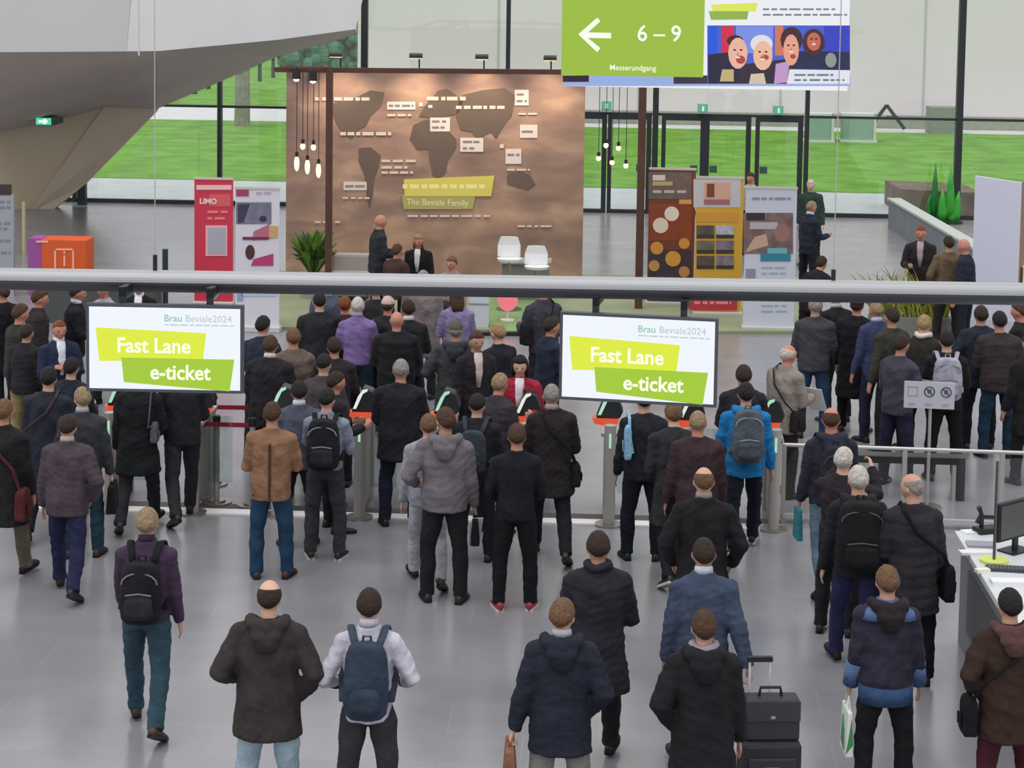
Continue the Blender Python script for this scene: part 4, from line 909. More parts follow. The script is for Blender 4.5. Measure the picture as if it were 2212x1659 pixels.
    if style != 'bald':
        b = MB(); st = {'bald_top': 'bald_top', 'crop': 'crop'}.get(style, 'short')
        head_mesh(b, TH, 34, 26, hair_mask(st, sd), {'short': .11, 'crop': .065, 'bald_top': .10}.get(style, .17))
        if style in ('long', 'bob'):
            dn = .20 if style == 'long' else .09
            b.tube([TH((0, -.035, .06)), TH((0, -.055, -.04)), TH((0, -.065, -.11)), TH((0, -.075, -.11-dn))], [(.07, .06), (.092, .062), (.095, .05), (.07, .03)], n=14, up=ax)
            for q in (-1, 1): b.tube([TH((.06*q, .0, .05)), TH((.082*q, .01, -.03)), TH((.078*q, .01, -.12))], [(.03, .035), (.022, .035), (.015, .025)], n=8)
        if style == 'bun': b.sph(TH((0, -.125, .03)), .045, 12, 8)
        b.build('hair', hm, root, smooth=True)
    if cap:
        b = MB(); head_mesh(b, TH, 28, 20, lambda th, ph: (-1 + 2.1*sst(.12, .25, math.cos(th) - .12*math.cos(ph))), .14); b.build('cap', cloth(cap), root, smooth=True)
    # --- trousers
    b = MB(); tr = 1.0 if top in ('sweater', 'shirt') else .97
    b.tube([T((0, 0, .86)), T((0, 0, .95)), T((0, .0, 1.04))], [(.145, .115), (.165, .125), (.152, .112)], n=18, up=ax)
    b.tube([piv + Vector((0, 0, -.10)), piv + Vector((0, 0, .04))], [(.15, .115), (.165, .122)], n=18, up=ax)
    for q in (-1, 1):
        H, K, A, fp = L[q]; ct = A + (K-A).normalized()*(-.012)
        b.tube([H + Vector((-.01*q, 0, .05)), H + (K-H)*.12, H.lerp(K, .5), K, K.lerp(A, .4), K.lerp(A, .8), ct], [.092, .100, .090, .073, .071, .064, .066], n=14)
    rm('trousers', b, cloth(leg), root, vc, fold=.011, seed=sd+1)
    # --- shoes
    for q in (-1, 1):
        H, K, A, fp = L[q]; b = MB()
        ys = [-.075, -.06, -.01, .05, .12, .175, .205]; ws = [.022, .034, .036, .042, .047, .040, .020]; hs = [.055, .085, .095, .075, .055, .045, .025]
        yawf = Matrix.Rotation(math.radians(-14*q), 3, 'Z'); vs = []; n = 12
        for y, w_, hh in zip(ys, ws, hs):
            for k in range(n):
                an = 2*math.pi*k/n; cz = max(-.0, .5*hh*(1+math.sin(an))*1.0); v = Vector((w_*math.cos(an), y, cz)); v = yawf @ v + Vector((0, 0, -.07))
                vs.append(rotx(A + v, fp, A))
        fs = [(i*n+k, i*n+(k+1) % n, (i+1)*n+(k+1) % n, (i+1)*n+k) for i in range(len(ys)-1) for k in range(n)] + [tuple(reversed(range(n))), tuple(range((len(ys)-1)*n, len(ys)*n))]
        so = b.add(vs, fs).build('shoe', mat(shoe, .5), root, smooth=True)
        if lod < 2:
            b = MB(); pts = []
            for y, w_ in zip(ys, ws): pts.append((w_*1.06, y))
            for y, w_ in reversed(list(zip(ys, ws))): pts.append((-w_*1.06, y))
            vv = [rotx(A + (yawf @ Vector((x, y, 0))) + Vector((0, 0, -.072)), fp, A) for x, y in pts]; up_ = rotx(Vector((0, 0, .022)), fp, (0, 0, 0))
            b.prism(vv, up_).build('sole', mat(sole or '#141212', .6), so)
    # --- upper garment
    ln_ = {'sweater': .90, 'shirt': .92, 'blazer': .80, 'jacket': .83, 'puffer': .80, 'parka': .68, 'coat': .58, 'longcoat': .46}[top]
    if hem is not None: ln_ = hem
    bulk = {'sweater': .0, 'shirt': -.004, 'blazer': .008, 'jacket': .014, 'puffer': .026, 'parka': .024, 'coat': .020, 'longcoat': .020}[top]
    W = wide; b = MB(); fl = max(0, (.9 - ln_))*.10 + (.02 if walk else 0)
    secs = []
    if ln_ < .74: secs += [(ln_, .178+bulk+fl, .135+bulk+fl), ((ln_+.86)/2, .182+bulk+fl*.6, .138+bulk+fl*.5)]
    else: secs += [(ln_, .176+bulk, .132+bulk)]
    secs += [(max(.95, ln_+.04), .180+bulk, .136+bulk), (1.10, .168+bulk, .128+bulk), (1.24, .178+bulk, .132+bulk), (1.36, .170+bulk, .126+bulk), (1.42, .135+bulk*.6, .106+bulk*.5), (1.465, .094, .088), (1.50, .074, .076)]
    def TT(p):   # skirts of coats hang straight below the pivot
        return T(p) if p[2] > .93 else (Vector(p) + D + Vector((0, (T((0, 0, .93)) - (Vector((0, 0, .93)) + D)).y, 0)))
    b.tube([TT((0, -.006, z)) for z, _, _ in secs], [(a*W, c) for _, a, c in secs], n=22, up=ax)
    k_ = bulk*.55
    for q in (-1, 1):
        S_, E, Wr, d, nm = AR[q]; end = Wr + d*.01
        if top == 'shirt' and cuffs is None and rr.random() < .3: end = E.lerp(Wr, .8)
        b.tube([T((.03*q, -.005, 1.432)), T((.11*q*W, -.005, 1.408)), S_, S_.lerp(E, .5), E, E.lerp(end, .45), end], [.056+k_*.7, .062+k_, .072+k_, .066+k_, .060+k_, .055+k_*.8, .044+k_*.4], n=14); b.sph(S_, .073+k_, 14, 10)
    cn = {'sweater': 'sweater', 'shirt': 'shirt', 'blazer': 'jacket', 'longcoat': 'coat', 'parka': 'coat'}.get(top, 'coat' if top == 'coat' else 'jacket')
    if lod == 0 and top in ('blazer', 'coat', 'longcoat', 'jacket', 'parka'):
        pass
    rm(cn, b, cloth(col), root, vc, fold=.013 if top != 'puffer' else .012, ribs=ribs, seed=sd+2)
    if hem is None: pass
    if hood:
        b = MB(); pts = [T((-.088, .05, 1.46)), T((-.118, -.02, 1.485)), T((-.095, -.10, 1.475)), T((0, -.145, 1.45)), T((.095, -.10, 1.475)), T((.118, -.02, 1.485)), T((.088, .05, 1.46))]
        b.tube(pts, [.028, .040, .050, .060, .050, .040, .028], n=12)
        b.tube([T((0, -.105, 1.49)), T((0, -.16, 1.40)), T((0, -.165, 1.30))], [(.105, .05), (.105, .05), (.05, .02)], n=14, up=ax)
        rm('hood', b, cloth(hoodcol or col), root, vc, fold=.008, seed=sd+5)
    if collar:
        b = MB(); n = 20
        for z0_, r0, z1_, r1 in ((1.485, .071, 1.54, .062),):
            vs = []
            for zz, r in ((z0_, r0), (z1_, r1), (z1_, r1-.008), (z0_, r0-.012)):
                for k in range(n): an = 2*math.pi*k/n; vs.append(T((r*math.cos(an), r*1.05*math.sin(an) - .003, zz + .012*(-math.sin(an)))))
            fs = []
            for j in range(4):
                for k in range(n): fs.append((j*n+k, j*n+(k+1) % n, ((j+1) % 4)*n+(k+1) % n, ((j+1) % 4)*n+k))
            b.add(vs, fs)
        b.build('collar', cloth(collar), root, smooth=True)
    if shirt:
        MB().tube([T((0, .112+bulk, 1.10)), T((0, .118+bulk, 1.28)), T((0, .092+bulk*.6, 1.42)), T((0, .070, 1.495))], [(.022, .026), (.048, .030), (.055, .028), (.05, .018)], n=10, up=ax).build('shirt_front', cloth(shirt), root, smooth=True)
    if scarf:
        b = MB(); pts = [T((.078*math.cos(k*math.pi/8), .082*math.sin(k*math.pi/8) - .005, 1.50 + .01*math.sin(k))) for k in range(17)]
        b.tube(pts, [.032]*17, n=9).build('scarf', cloth(scarf), root, smooth=True)
    if yoke:
        MB().tube([T((0, -.008, 1.370)), T((0, -.008, 1.42)), T((0, -.006, 1.47)), T((0, -.006, 1.506))], [((.215+bulk)*W, .132+bulk+.006), ((.190+bulk)*W, .120+bulk), (.122, .098), (.080, .082)], n=22, up=ax).build('shoulder_yoke', cloth(yoke), root, smooth=True)
        for q in (-1, 1): 
            S_, E, Wr, d, nm = AR[q]; MB().tube([E.lerp(Wr, .25), E.lerp(Wr, 1.02)], [.060+k_, .051+k_], n=14).build('sleeve_band', cloth(yoke), root, smooth=True)
    if hleg:
        MB().tube([TT((0, -.006, ln_-.004)), TT((0, -.006, ln_+.13))], [((.184+bulk)*W, .142+bulk), ((.186+bulk)*W, .144+bulk)], n=24, up=ax).build('hem_band', cloth(hleg), root, smooth=True)
    if cuffs:
        for q in (-1, 1): S_, E, Wr, d, nm = AR[q]; MB().tube([Wr - d*.05, Wr + d*.025], [.053+k_*.5, .050+k_*.5], n=12).build('cuff', cloth(cuffs), root, smooth=True)
    if seam:
        MB().tube([TT((0, -.142-bulk, ln_+.02)), TT((0, -.150-bulk, 1.1)), TT((0, -.148-bulk, 1.36))], [(.012, .006)]*3, n=6, up=ax).build('back_seam', cloth(seam), root)
    root['_s'] = s
    return dict(root=root, M=M, T=T, TT=TT, AR=AR, L=L, s=s, pos=pos, yaw=math.radians(yaw), bulk=bulk, TH=TH)

def put(P, name, label, cat, group=None):
    t = thing(name, label, cat, P['pos'], P['yaw'], group); t.scale = (P['s'],)*3; return t
def backpack(P, label, col, pocket=None, trim=None, size=1.0, strap=None, low=0.0, longer=1.0, name='backpack', group='backpacks worn by visitors'):
    t = put(P, name, label, 'backpack', group); T = P['T']; y0 = -.150 - P['bulk']; m = cloth(col)
    b = MB(); w = .150*size; dpt = .085*size; z0, z1 = 1.02 - low - .04*longer, 1.02 + .40*size*longer - low
    zz = [z0, z0+.03, z0+.12, (z0+z1)/2, z1-.08, z1-.02, z1]
    k = [.72, .95, 1.04, 1.02, .92, .75, .45]
    b.tube([T((0, y0 - dpt*.8, z)) for z in zz], [(w*a, dpt*(.75+.3*a)) for a in k], n=20, up=(1, 0, 0))
    rm('pack_body', b, m, t, .013, fold=.007, seed=7)
    b = MB().tube([T((0, y0 - dpt*2.0, z0+.05)), T((0, y0 - dpt*2.15, z0+.09)), T((0, y0 - dpt*2.1, z0+.19)), T((0, y0 - dpt*1.85, z0+.23))], [(w*.62, .028), (w*.74, .036), (w*.72, .034), (w*.55, .02)], n=16, up=(1, 0, 0))
    rm('front_pocket', b, cloth(pocket or col), t, .012, fold=.004, seed=9)
    if trim:
        tm = mat(trim, .6); arc = [T((w*.86*math.cos(a), y0 - dpt*1.72, z1-.15 + .085*math.sin(a))) for a in [math.pi*i/8 for i in range(9)]]
        MB().tube(arc, [.006]*9, n=6).build('zip_trim', tm, t); MB().tube([T((-w*.62, y0-dpt*2.12, z0+.235)), T((0, y0-dpt*2.2, z0+.25)), T((w*.62, y0-dpt*2.12, z0+.235))], [.006]*3, n=6).build('zip_trim', tm, t)
    MB().tube([T((-.03, y0-.02, z1-.02)), T((-.025, y0-.03, z1+.035)), T((.025, y0-.03, z1+.035)), T((.03, y0-.02, z1-.02))], [.009]*4, n=6).build('grab_handle', m, t)
    for q in (-1, 1):
        g = P['bulk']; pts = [T((.075*q, y0-.01, z1-.05)), T((.095*q, -.115-g, 1.425)), T((.118*q, -.05, 1.492+g*.8)), T((.125*q, .03, 1.482+g*.8)), T((.135*q, .115+g, 1.38)), T((.145*q, .140+g, 1.25)), T((.185*q, .06+g*.5, 1.12)), T((.165*q, y0+.02, 1.06-low))]
        MB().tube(pts, [(.026, .010)]*8, n=8, up=(1, 0, 0)).build('strap', cloth(strap or col), t, smooth=True)
    return t
def shoulder_bag(P, label, col, q=1, z=.86, size=(.17, .07, .13), long=True, name='shoulder_bag', front=-.02, xo=.26, cross=True, group=None):
    t = put(P, name, label, 'bag', group); T = P['TT']; m = cloth(col); x = (xo+P['bulk'])*q
    b = MB().tube([T((x, front, z-size[2])), T((x, front, z-size[2]*.8)), T((x, front, z+size[2]*.7)), T((x, front, z+size[2]))], [(size[1]*.9, size[0]*.9), (size[1]*1.1, size[0]), (size[1], size[0]*.95), (size[1]*.6, size[0]*.8)], n=4, up=(1, 0, 0))
    rm('bag_body', b, m, t, .012, fold=.004, seed=3)
    MB().tube([T((x+.005*q+size[1]*.9*q, front, z+size[2]*.1)), T((x+size[1]*.95*q, front, z-size[2]*.5))], [(.006, size[0]*.55)]*2, n=4, up=(1, 0, 0)).build('flap', m, t)
    g = P['bulk']; x2 = -.10*q if cross else .15*q
    MB().tube([T((x, front-.06, z+size[2]*.8)), T((x*.72, -.165-g, 1.12)), T((x2*.2 if cross else x2, -.155-g, 1.30)), T((x2, -.09-g, 1.455)), T((x2*1.05, -.0, 1.498+g*.6)), T((x2, .10+g, 1.42)), T((x2*.2 if cross else x2, .150+g, 1.26)), T((x*.72, .150+g, 1.10)), T((x, front+.06, z+size[2]*.8))], [(.016, .006)]*9, n=6).build('strap', m, t)
    return t
def held_bag(P, label, col, q=-1, w=.17, h=.26, d=.06, drop=.12, name='carrier_bag', print_=None, cat='bag'):
    t = put(P, name, label, cat); S_, E, Wr, dr, nm = P['AR'][q]; c = Wr + dr*.09; m = cloth(col) if not print_ else mat(col, .5)
    zt = c.z - drop
    b = MB(); b.prism([(c.x-d, c.y-w, zt-h), (c.x+d, c.y-w, zt-h), (c.x+d*.6, c.y-w*.95, zt), (c.x-d*.6, c.y-w*.95, zt)], (0, w*2, 0)).build('bag_body', m, t, bevel=.012)
    for e in (-1, 1): MB().tube([(c.x+e*d*.4, c.y-w*.45, zt-.01), (c.x, c.y-.03, c.z+.0), (c.x, c.y+.03, c.z+.0), (c.x+e*d*.4, c.y+w*.45, zt-.01)], [.006]*4, n=6).build('handle', m, t)
    if print_: MB().prism([(c.x-d*1.02-.004, c.y-w*.5, zt-h*.9), (c.x-d*1.02-.004, c.y+w*.5, zt-h*.8), (c.x-d*.85-.004, c.y+w*.3, zt-h*.2), (c.x-d*.95-.004, c.y-w*.2, zt-h*.45)], (.01, 0, 0)).prism([(c.x-d*.9, c.y-w-.004, zt-h*.9), (c.x+d*.8, c.y-w-.004, zt-h*.7), (c.x+d*.3, c.y-w-.004, zt-h*.15), (c.x-d*.2, c.y-w-.004, zt-h*.5)], (0, .01, 0)).build('printed_mark', mat(print_, .6), t)
    return t
def paper(P, label, q=1, col='#e6e6ea', size=(.20, .28), up_=.05):
    S_, E, Wr, dr, nm = P['AR'][q]; c = Wr + dr*.12; t = put(P, 'paper_sheet', label, 'paper')
    MB().box(c + Vector((0, .01, up_-.06)), (size[0], .006, size[1]), rx=.5, rz=.2*q).build('sheet', mat(col, .7), t); return t
# ---------------------------------------------------------------- who stands where
g1 = 'visitors crossing the near floor'; g2 = 'visitors queueing at the gates'; g3 = 'visitors beyond the gates'; g4 = 'people at the far stands'
# near floor
P = person('person in a plum sweater and teal-blue jeans with a black backpack, walking, left hand side', 318, 1097, 1.78, 0, 'sweater', '#43304a', '#2c4858', 'sand', 'short', 'a', 'fwd', 'down', walk=-1, group=g1, lod=0, shoe='#3a2a22', collar='#3b2a40', hem=.88)
backpack(P, 'black backpack with pale zip lines on the plum sweater', '#1b1b1f', '#26272a', '#77757a', 1.05, low=.06)
person('person in a dark brown padded hooded parka and pale blue jeans, bald crown', 582, 1252, 1.80, 0, 'parka', '#38312f', '#8fa6b6', 'dark', 'bald_top', 'c', 'elbow', 'pocket', hood=True, group=g1, lod=0, wide=1.06, hem=.70, nod=4)
P = person('person in a pale grey shirt with a navy backpack and charcoal trousers', 798, 1272, 1.74, 0, 'shirt', '#b9b6c4', '#38343c', 'dark', 'short', 'c', 'elbow', 'elbow', group=g1, lod=0, cuffs='#16161a', collar='#c4c0cc', hem=.84)
backpack(P, 'navy blue backpack with wide straps on the pale grey shirt', '#2f3c50', '#2a3648', None, 1.02, '#3a4558', low=.06, longer=1.15)
P = person('person in a navy hooded jacket and grey trousers, carrying a tan bag', 1215, 1293, 1.76, 0, 'parka', '#212634', '#7b7974', 'lbrown', 'short', 'c', 'hold', 'pocket', hood=True, group=g1, lod=0, collar='#b8b8c6', hem=.72, turn=-15)
held_bag(P, 'tan leather bag held by the person in the navy hooded jacket', '#8c5a42', -1, .15, .26, .05, .03, 'hand_bag')
person('person in a long dark navy overcoat with raised collar, walking', 1293, 1148, 1.82, 0, 'coat', '#26242e', '#242328', 'dark', 'short', 'b', 'front', 'front', walk=1, group=g1, lod=0, scarf='#2a2430', hem=.60, nod=16)
PB = person('person in a slate blue blazer with a white collar, pulling a trolley case', 1521, 1160, 1.84, 0, 'blazer', '#3c4862', '#25252c', 'dark', 'crop', 'b', 'down', 'pull', walk=-1, group=g1, lod=0, collar='#c2c6da', hem=.74)
person('person in a black hooded coat with a grey fleece collar, near the trolley case', 1522, 1318, 1.76, 0, 'parka', '#1d1b1f', '#1d1c20', 'brown', 'short', 'a', 'pocket', 'down', hood=True, group=g1, lod=0, scarf='#8d8690', hem=.56)
P = person('person in a dark blue outdoor jacket with light blue shoulders, seen from behind', 1918, 1222, 1.74, 0, 'jacket', '#2c2b3c', '#17161c', 'lbrown', 'short', 'a', 'down', 'down', walk=0, group=g1, lod=0, hood=True, hoodcol='#2a2026', yoke='#4c6898', hleg='#2c4a74', hem=.76)
held_bag(P, 'white carrier bag with a green print, held by the person with light blue shoulders', '#e2e6de', -1, .13, .34, .03, .10, print_='#3f8a52')
P = person('person in a brown coat and dark red trousers at the bottom right edge', 2183, 1272, 1.72, 0, 'parka', '#38261f', '#4a1826', 'black', 'short', 'a', 'pocket', 'down', group=g1, lod=0, hood=True, hoodcol='#5c3a38', hem=.68)
shoulder_bag(P, 'black bag hanging at the left hip of the brown coat', '#17151a', -1, .84, (.12, .07, .14))
P = person('person in a black quilted jacket with thin grey hair, next to the service desk', 1972, 1022, 1.80, 6, 'puffer', '#2c282e', '#17161a', 'grey', 'bald_top', 'a', 'carry', 'down', group=g1, lod=0, ribs=.006, hem=.62, turn=38)
shoulder_bag(P, 'black shoulder bag at the right hip of the quilted jacket', '#141518', 1, .86, (.16, .06, .15))
P = person('person in a dark grey jacket and violet-blue trousers with a black rucksack', 1855, 1006, 1.82, -4, 'jacket', '#24242b', '#2c2a58', 'white', 'short', 'c', 'down', 'phone', walk=-1, group=g1, lod=0, hood=True)
backpack(P, 'big black rucksack on the person with violet-blue trousers', '#191a1c', '#17171a', '#4a4a50', 1.3, low=.04)
person('person with grey-white hair and a dark jacket, head beside the big black rucksack', 1823, 966, 1.72, -30, 'jacket', '#2a2229', '#1f1e26', 'white', 'short', 'c', 'up', 'up', group=g1, lod=1)
P = person('balding person in a navy jacket and pale blue jeans, behind the big rucksack', 1796, 879, 1.82, 4, 'jacket', '#2b2b3c', '#526a80', 'brown', 'bald_top', 'e', 'down', 'down', walk=1, group=g1, lod=1, turn=-12, hood=True)
backpack(P, 'dark navy backpack on the balding person with pale blue jeans', '#23242f', '#1f2029', '#3c3a40', 1.0)
held_bag(P, 'teal carrier bag held by the balding person with pale blue jeans', '#2b7f92', -1, .10, .30, .03, .0)
person('balding person in a black suit jacket with left elbow out, walking', 1521, 1008, 1.83, 0, 'blazer', '#211f22', '#15161c', 'lbrown', 'bald_top', 'c', 'hip', 'hip', walk=1, group=g1, lod=0, wide=1.08, collar='#a8988e', hem=.72)
# gate row, from left
P = person('person in a black coat with a long dark red bag strap at the left edge', 8, 862, 1.80, -5, 'coat', '#201f22', '#6b6152', 'lbrown', 'short', 'e', 'down', 'down', walk=1, group=g2, lod=0)
shoulder_bag(P, 'dark red leather bag on the black coat at the left edge', '#5a2226', 1, .78, (.14, .07, .15), xo=.20, front=-.08)
person('person in a grey-brown short coat and navy trousers, walking to the gates', 146, 896, 1.74, 0, 'parka', '#4c4048', '#23244a', 'dark', 'short', 'a', 'down', 'hip', walk=-1, group=g2, lod=0, collar='#bfae9c', hem=.80, nod=14)
P = person('person in a charcoal jacket and teal jeans with brown shoes, left of the gates', 178, 836, 1.74, 5, 'jacket', '#35373a', '#1f4052', 'sand', 'short', 'c', 'down', 'down', group=g2, lod=0, turn=20, collar='#b8b4b8', shoe='#3a2620')
held_bag(P, 'black briefcase bag hanging beside the charcoal jacket', '#151416', 1, .17, .28, .05, .03, 'briefcase')
P = person('person in a dark navy coat with a brown strap across the back', 105, 792, 1.80, 0, 'coat', '#262a38', '#20212c', 'black', 'short', 'a', 'down', 'down', walk=1, group=g2, lod=1)
shoulder_bag(P, 'brown satchel slung over the dark navy coat', '#4a3a3c', -1, .90, (.12, .05, .10))
P = person('person in a long black coat under the left screen', 300, 790, 1.76, 0, 'longcoat', '#181a1d', '#2b282e', 'black', 'short', 'a', 'down', 'carry', walk=1, group=g2, lod=0, hem=.62)
shoulder_bag(P, 'grey handbag hanging at the right side of the long black coat', '#55565c', 1, 1.06, (.11, .05, .11), cross=False, xo=.17, front=-.10, name='hand_bag')
P = person('person in a dark jacket passing the gate under the left screen', 392, 772, 1.74, 20, 'jacket', '#24242a', '#2e2c34', 'dark', 'short', 'a', 'front', 'front', walk=1, group=g3, lod=1)
person('person with brown hair in a tan corduroy jacket and blue jeans', 588, 868, 1.76, 0, 'blazer', '#8d6449', '#1c3d5e', 'brown', 'short', 'b', 'front', 'front', group=g2, lod=0, seam='#50331f', hem=.80, wide=1.05, shoe='#3c2420')
P = person('black-haired person in a grey-blue shirt with a black patterned backpack', 706, 838, 1.74, -2, 'shirt', '#7d8496', '#39353c', 'black', 'short', 'a', 'phone', 'front', group=g2, lod=0, nod=18, turn=-10, sole='#c9c9c9')
backpack(P, 'black patterned backpack with pale marks, on the grey-blue shirt', '#1e1d24', '#27262e', '#8a8896', 1.1, low=.02, longer=1.05)
person('person in a grey-blue top with a white collar, partly behind the tan jacket', 646, 822, 1.74, 8, 'jacket', '#4c4f62', '#241f26', 'black', 'short', 'a', 'front', 'down', group=g2, lod=1, collar='#d8d8e0', shoe='#3c2a26')
person('grey-haired person in a long black coat and navy trousers, standing at a gate', 866, 776, 1.80, 0, 'coat', '#211f28', '#1a1f30', 'grey', 'short', 'b', 'front', 'front', group=g2, lod=0, nod=20, hem=.70, wide=1.12)
P = person('person in a taupe grey hoodie and black jeans with papers in the right hand', 963, 880, 1.82, 0, 'jacket', '#6d666c', '#1c1d20', 'brown', 'short', 'b', 'elbow', 'down', group=g2, lod=0, hood=True, wide=1.08, turn=28)
paper(P, 'white papers in the right hand of the taupe hoodie wearer', 1, size=(.10, .34), up_=-.08)
held_bag(P, 'black cloth bag hanging beside the black jeans of the hoodie wearer', '#16161a', 1, .13, .24, .04, .02)
person('person in a light grey jacket and pale trousers, mostly behind the taupe hoodie', 926, 894, 1.74, 4, 'jacket', '#8f909a', '#a8a8ae', 'lbrown', 'short', 'a', 'down', 'down', walk=-1, group=g2, lod=1)
person('person in a black sweater, black trousers and red shoes with pale soles', 1117, 915, 1.76, 0, 'sweater', '#1b1a22', '#121317', 'brown', 'short', 'b', 'carry', 'carry', group=g2, lod=0, shoe='#8a2c36', sole='#d8c4c0', hem=.86)
P = person('person in a dark coat with a slate backpack, behind the taupe hoodie', 1031, 850, 1.72, -8, 'jacket', '#23232b', '#1d1d24', 'black', 'short', 'a', 'front', 'front', group=g2, lod=1, nod=20)
backpack(P, 'slate grey backpack between the hoodie and the black sweater', '#343a46', '#2e3440', None, .95)
P = person('person in a dark brown-black coat stepping into the gate by the woman in red', 1192, 828, 1.82, 4, 'coat', '#262024', '#1b1c26', 'grey', 'crop', 'b', 'front', 'front', walk=-1, group=g2, lod=0, hem=.66, shirt=None, collar='#a8948c')
shoulder_bag(P, 'black messenger bag at the right side of the dark brown-black coat', '#1d1c20', 1, .86, (.13, .06, .12), xo=.22)
P = person('person in black with a light blue bag on the shoulder, under the right screen', 1392, 838, 1.78, 0, 'jacket', '#22252c', '#171a26', 'black', 'short', 'a', 'down', 'front', group=g2, lod=1)
shoulder_bag(P, 'light blue bag worn by the person in black under the right screen', '#7fb2d2', -1, 1.22, (.10, .05, .17), cross=False, xo=.15, front=-.13)
P = person('person in a charcoal coat bending forward, left of the maroon jacket', 1455, 868, 1.80, 8, 'coat', '#2a2b2f', '#1c1d24', 'lbrown', 'short', 'c', 'carry', 'ahead', walk=1, group=g2, lod=0, lean=12, sole='#c8b8b4')
person('blond person in a maroon-brown jacket at the gates', 1508, 886, 1.78, -2, 'parka', '#3c292e', '#1c1b22', 'sand', 'crop', 'e', 'down', 'down', group=g2, lod=0, hem=.78)
P = person('dark-haired person in a bright blue jacket and navy trousers', 1612, 826, 1.78, 0, 'jacket', '#1277bd', '#141a2a', 'black', 'short', 'a', 'front', 'down', walk=1, group=g2, lod=0, hood=True, hem=.80, sole='#c8c8cc', wide=1.05)
backpack(P, 'grey trekking backpack on the bright blue jacket', '#515a63', '#48505a', '#8b9aa2', 1.05, low=.0, longer=1.15)
# mid crowd, left
person('person in black at the left edge of the hall, upper row', 4, 612, 1.80, 60, 'coat', '#17171b', '#1c1c22', 'brown', 'short', 'b', group=g3, lod=1)
person('person in an olive-black jacket looking right, at far left', 44, 656, 1.78, -50, 'jacket', '#35352b', '#17171b', 'brown', 'short', 'e', 'down', 'front', group=g3, lod=1)
person('reddish-faced person in a dark brown coat behind the olive-black jacket', 86, 624, 1.80, -70, 'coat', '#2e282b', '#201f22', 'brown', 'short', 'e', group=g3, lod=1)
person('person in khaki trousers and dark top, at far left behind the navy suit', 58, 700, 1.62, -20, 'jacket', '#26242a', '#8c7c4e', 'dark', 'short', 'b', group=g3, lod=1)
person('person in a black suit looking right beside the left screen edge', 168, 612, 1.80, -75, 'blazer', '#1c1b20', '#1b1b20', 'dark', 'short', 'e', 'front', 'front', group=g3, lod=1, collar='#c8c8d0')
person('bald bearded person in a navy suit and white shirt, facing the camera', 128, 690, 1.76, -150, 'blazer', '#232a48', '#1c2038', 'red', 'crop', 'e', 'cross', 'cross', group=g3, lod=1, collar='#dcdce4', shirt='#d6d6e2')
person('black-haired person between the navy suit and the navy coat, far left', 154, 772, 1.70, -10, 'jacket', '#202636', '#1c1d24', 'black', 'short', 'a', 'front', 'front', group=g3, lod=1)
person('smiling person in a black suit and white shirt above the left screen', 300, 600, 1.74, -178, 'blazer', '#1a1b1e', '#1b1b20', 'brown', 'short', 'e', 'down', 'down', group=g4, lod=1, collar='#e2e2ea', shirt='#e2e2ea')
person('person in a pale striped top at the dark desk, far left', 224, 606, 1.70, 150, 'shirt', '#a89aa8', '#2b2b30', 'brown', 'short', 'e', 'front', 'front', group=g4, lod=2)
# mid crowd, middle
person('dark-haired person in a navy jacket right beside the left screen', 568, 682, 1.78, -20, 'jacket', '#262f44', '#1d2230', 'black', 'short', 'a', 'front', 'front', group=g3, lod=1)
person('person in a bulky dark jacket with a pale collar, above the tan corduroy jacket', 584, 724, 1.78, -8, 'puffer', '#26232a', '#1c1b20', 'brown', 'short', 'e', 'front', 'front', group=g3, lod=1, collar='#e0dcda', wide=1.12, hem=.72)
person('brown-haired person in a beige tweed coat', 634, 708, 1.76, 15, 'coat', '#6c5c52', '#3a3230', 'lbrown', 'short', 'e', 'front', 'front', group=g3, lod=1)
person('person in a dark jacket standing before a grey-blue jacket, upper middle', 690, 630, 1.80, 10, 'puffer', '#25272d', '#1c1c20', 'black', 'crop', 'a', 'front', 'front', group=g3, lod=1, wide=1.1)
person('person in a grey-blue jacket, highest in the crowd left of middle', 708, 596, 1.80, 20, 'jacket', '#4a5468', '#1c1c20', 'dark', 'short', 'a', group=g3, lod=2)
person('auburn-haired person just left of the lilac sweater', 745, 640, 1.74, 0, 'jacket', '#4a3230', '#1c1c20', 'red', 'short', 'e', group=g3, lod=1)
person('white-haired person in a lilac sweater and dark teal jeans, seen from behind', 773, 640, 1.80, 0, 'sweater', '#7d63a0', '#1b2c3a', 'white', 'crop', 'c', 'front', 'front', group=g3, lod=1, collar='#a48fc4', hem=.90)
person('dark-haired person in a black jacket right of the lilac sweater', 812, 606, 1.78, 20, 'jacket', '#26282c', '#1c1c20', 'black', 'short', 'b', group=g3, lod=2)
person('person in a wine-dark jacket between the lilac sweater and the backpacks', 722, 728, 1.74, 10, 'jacket', '#2c2329', '#1c1c20', 'dark', 'short', 'b', 'front', 'front', group=g3, lod=1)
person('black-haired person looking down, left of the dark wine jacket', 700, 764, 1.74, -15, 'jacket', '#4a4044', '#1c1c20', 'black', 'short', 'a', 'front', 'front', group=g3, lod=1, nod=25)
person('dark-haired person with face turned right, just above the patterned backpack', 726, 802, 1.72, -60, 'jacket', '#25222a', '#1c1c20', 'dark', 'short', 'e', 'front', 'front', group=g3, lod=1)
person('person with a pink-white cap in a dark padded jacket', 838, 640, 1.76, -5, 'jacket', '#2a282c', '#1c1c20', 'brown', 'short', 'e', group=g3, lod=1, cap='#c4a4a0')
person('bald person with a shiny head in a black padded jacket, middle of the crowd', 857, 672, 1.76, 0, 'puffer', '#1f1f24', '#1a1a1f', 'dark', 'bald', 'e', 'front', 'front', group=g3, lod=1, wide=1.15, nod=14)
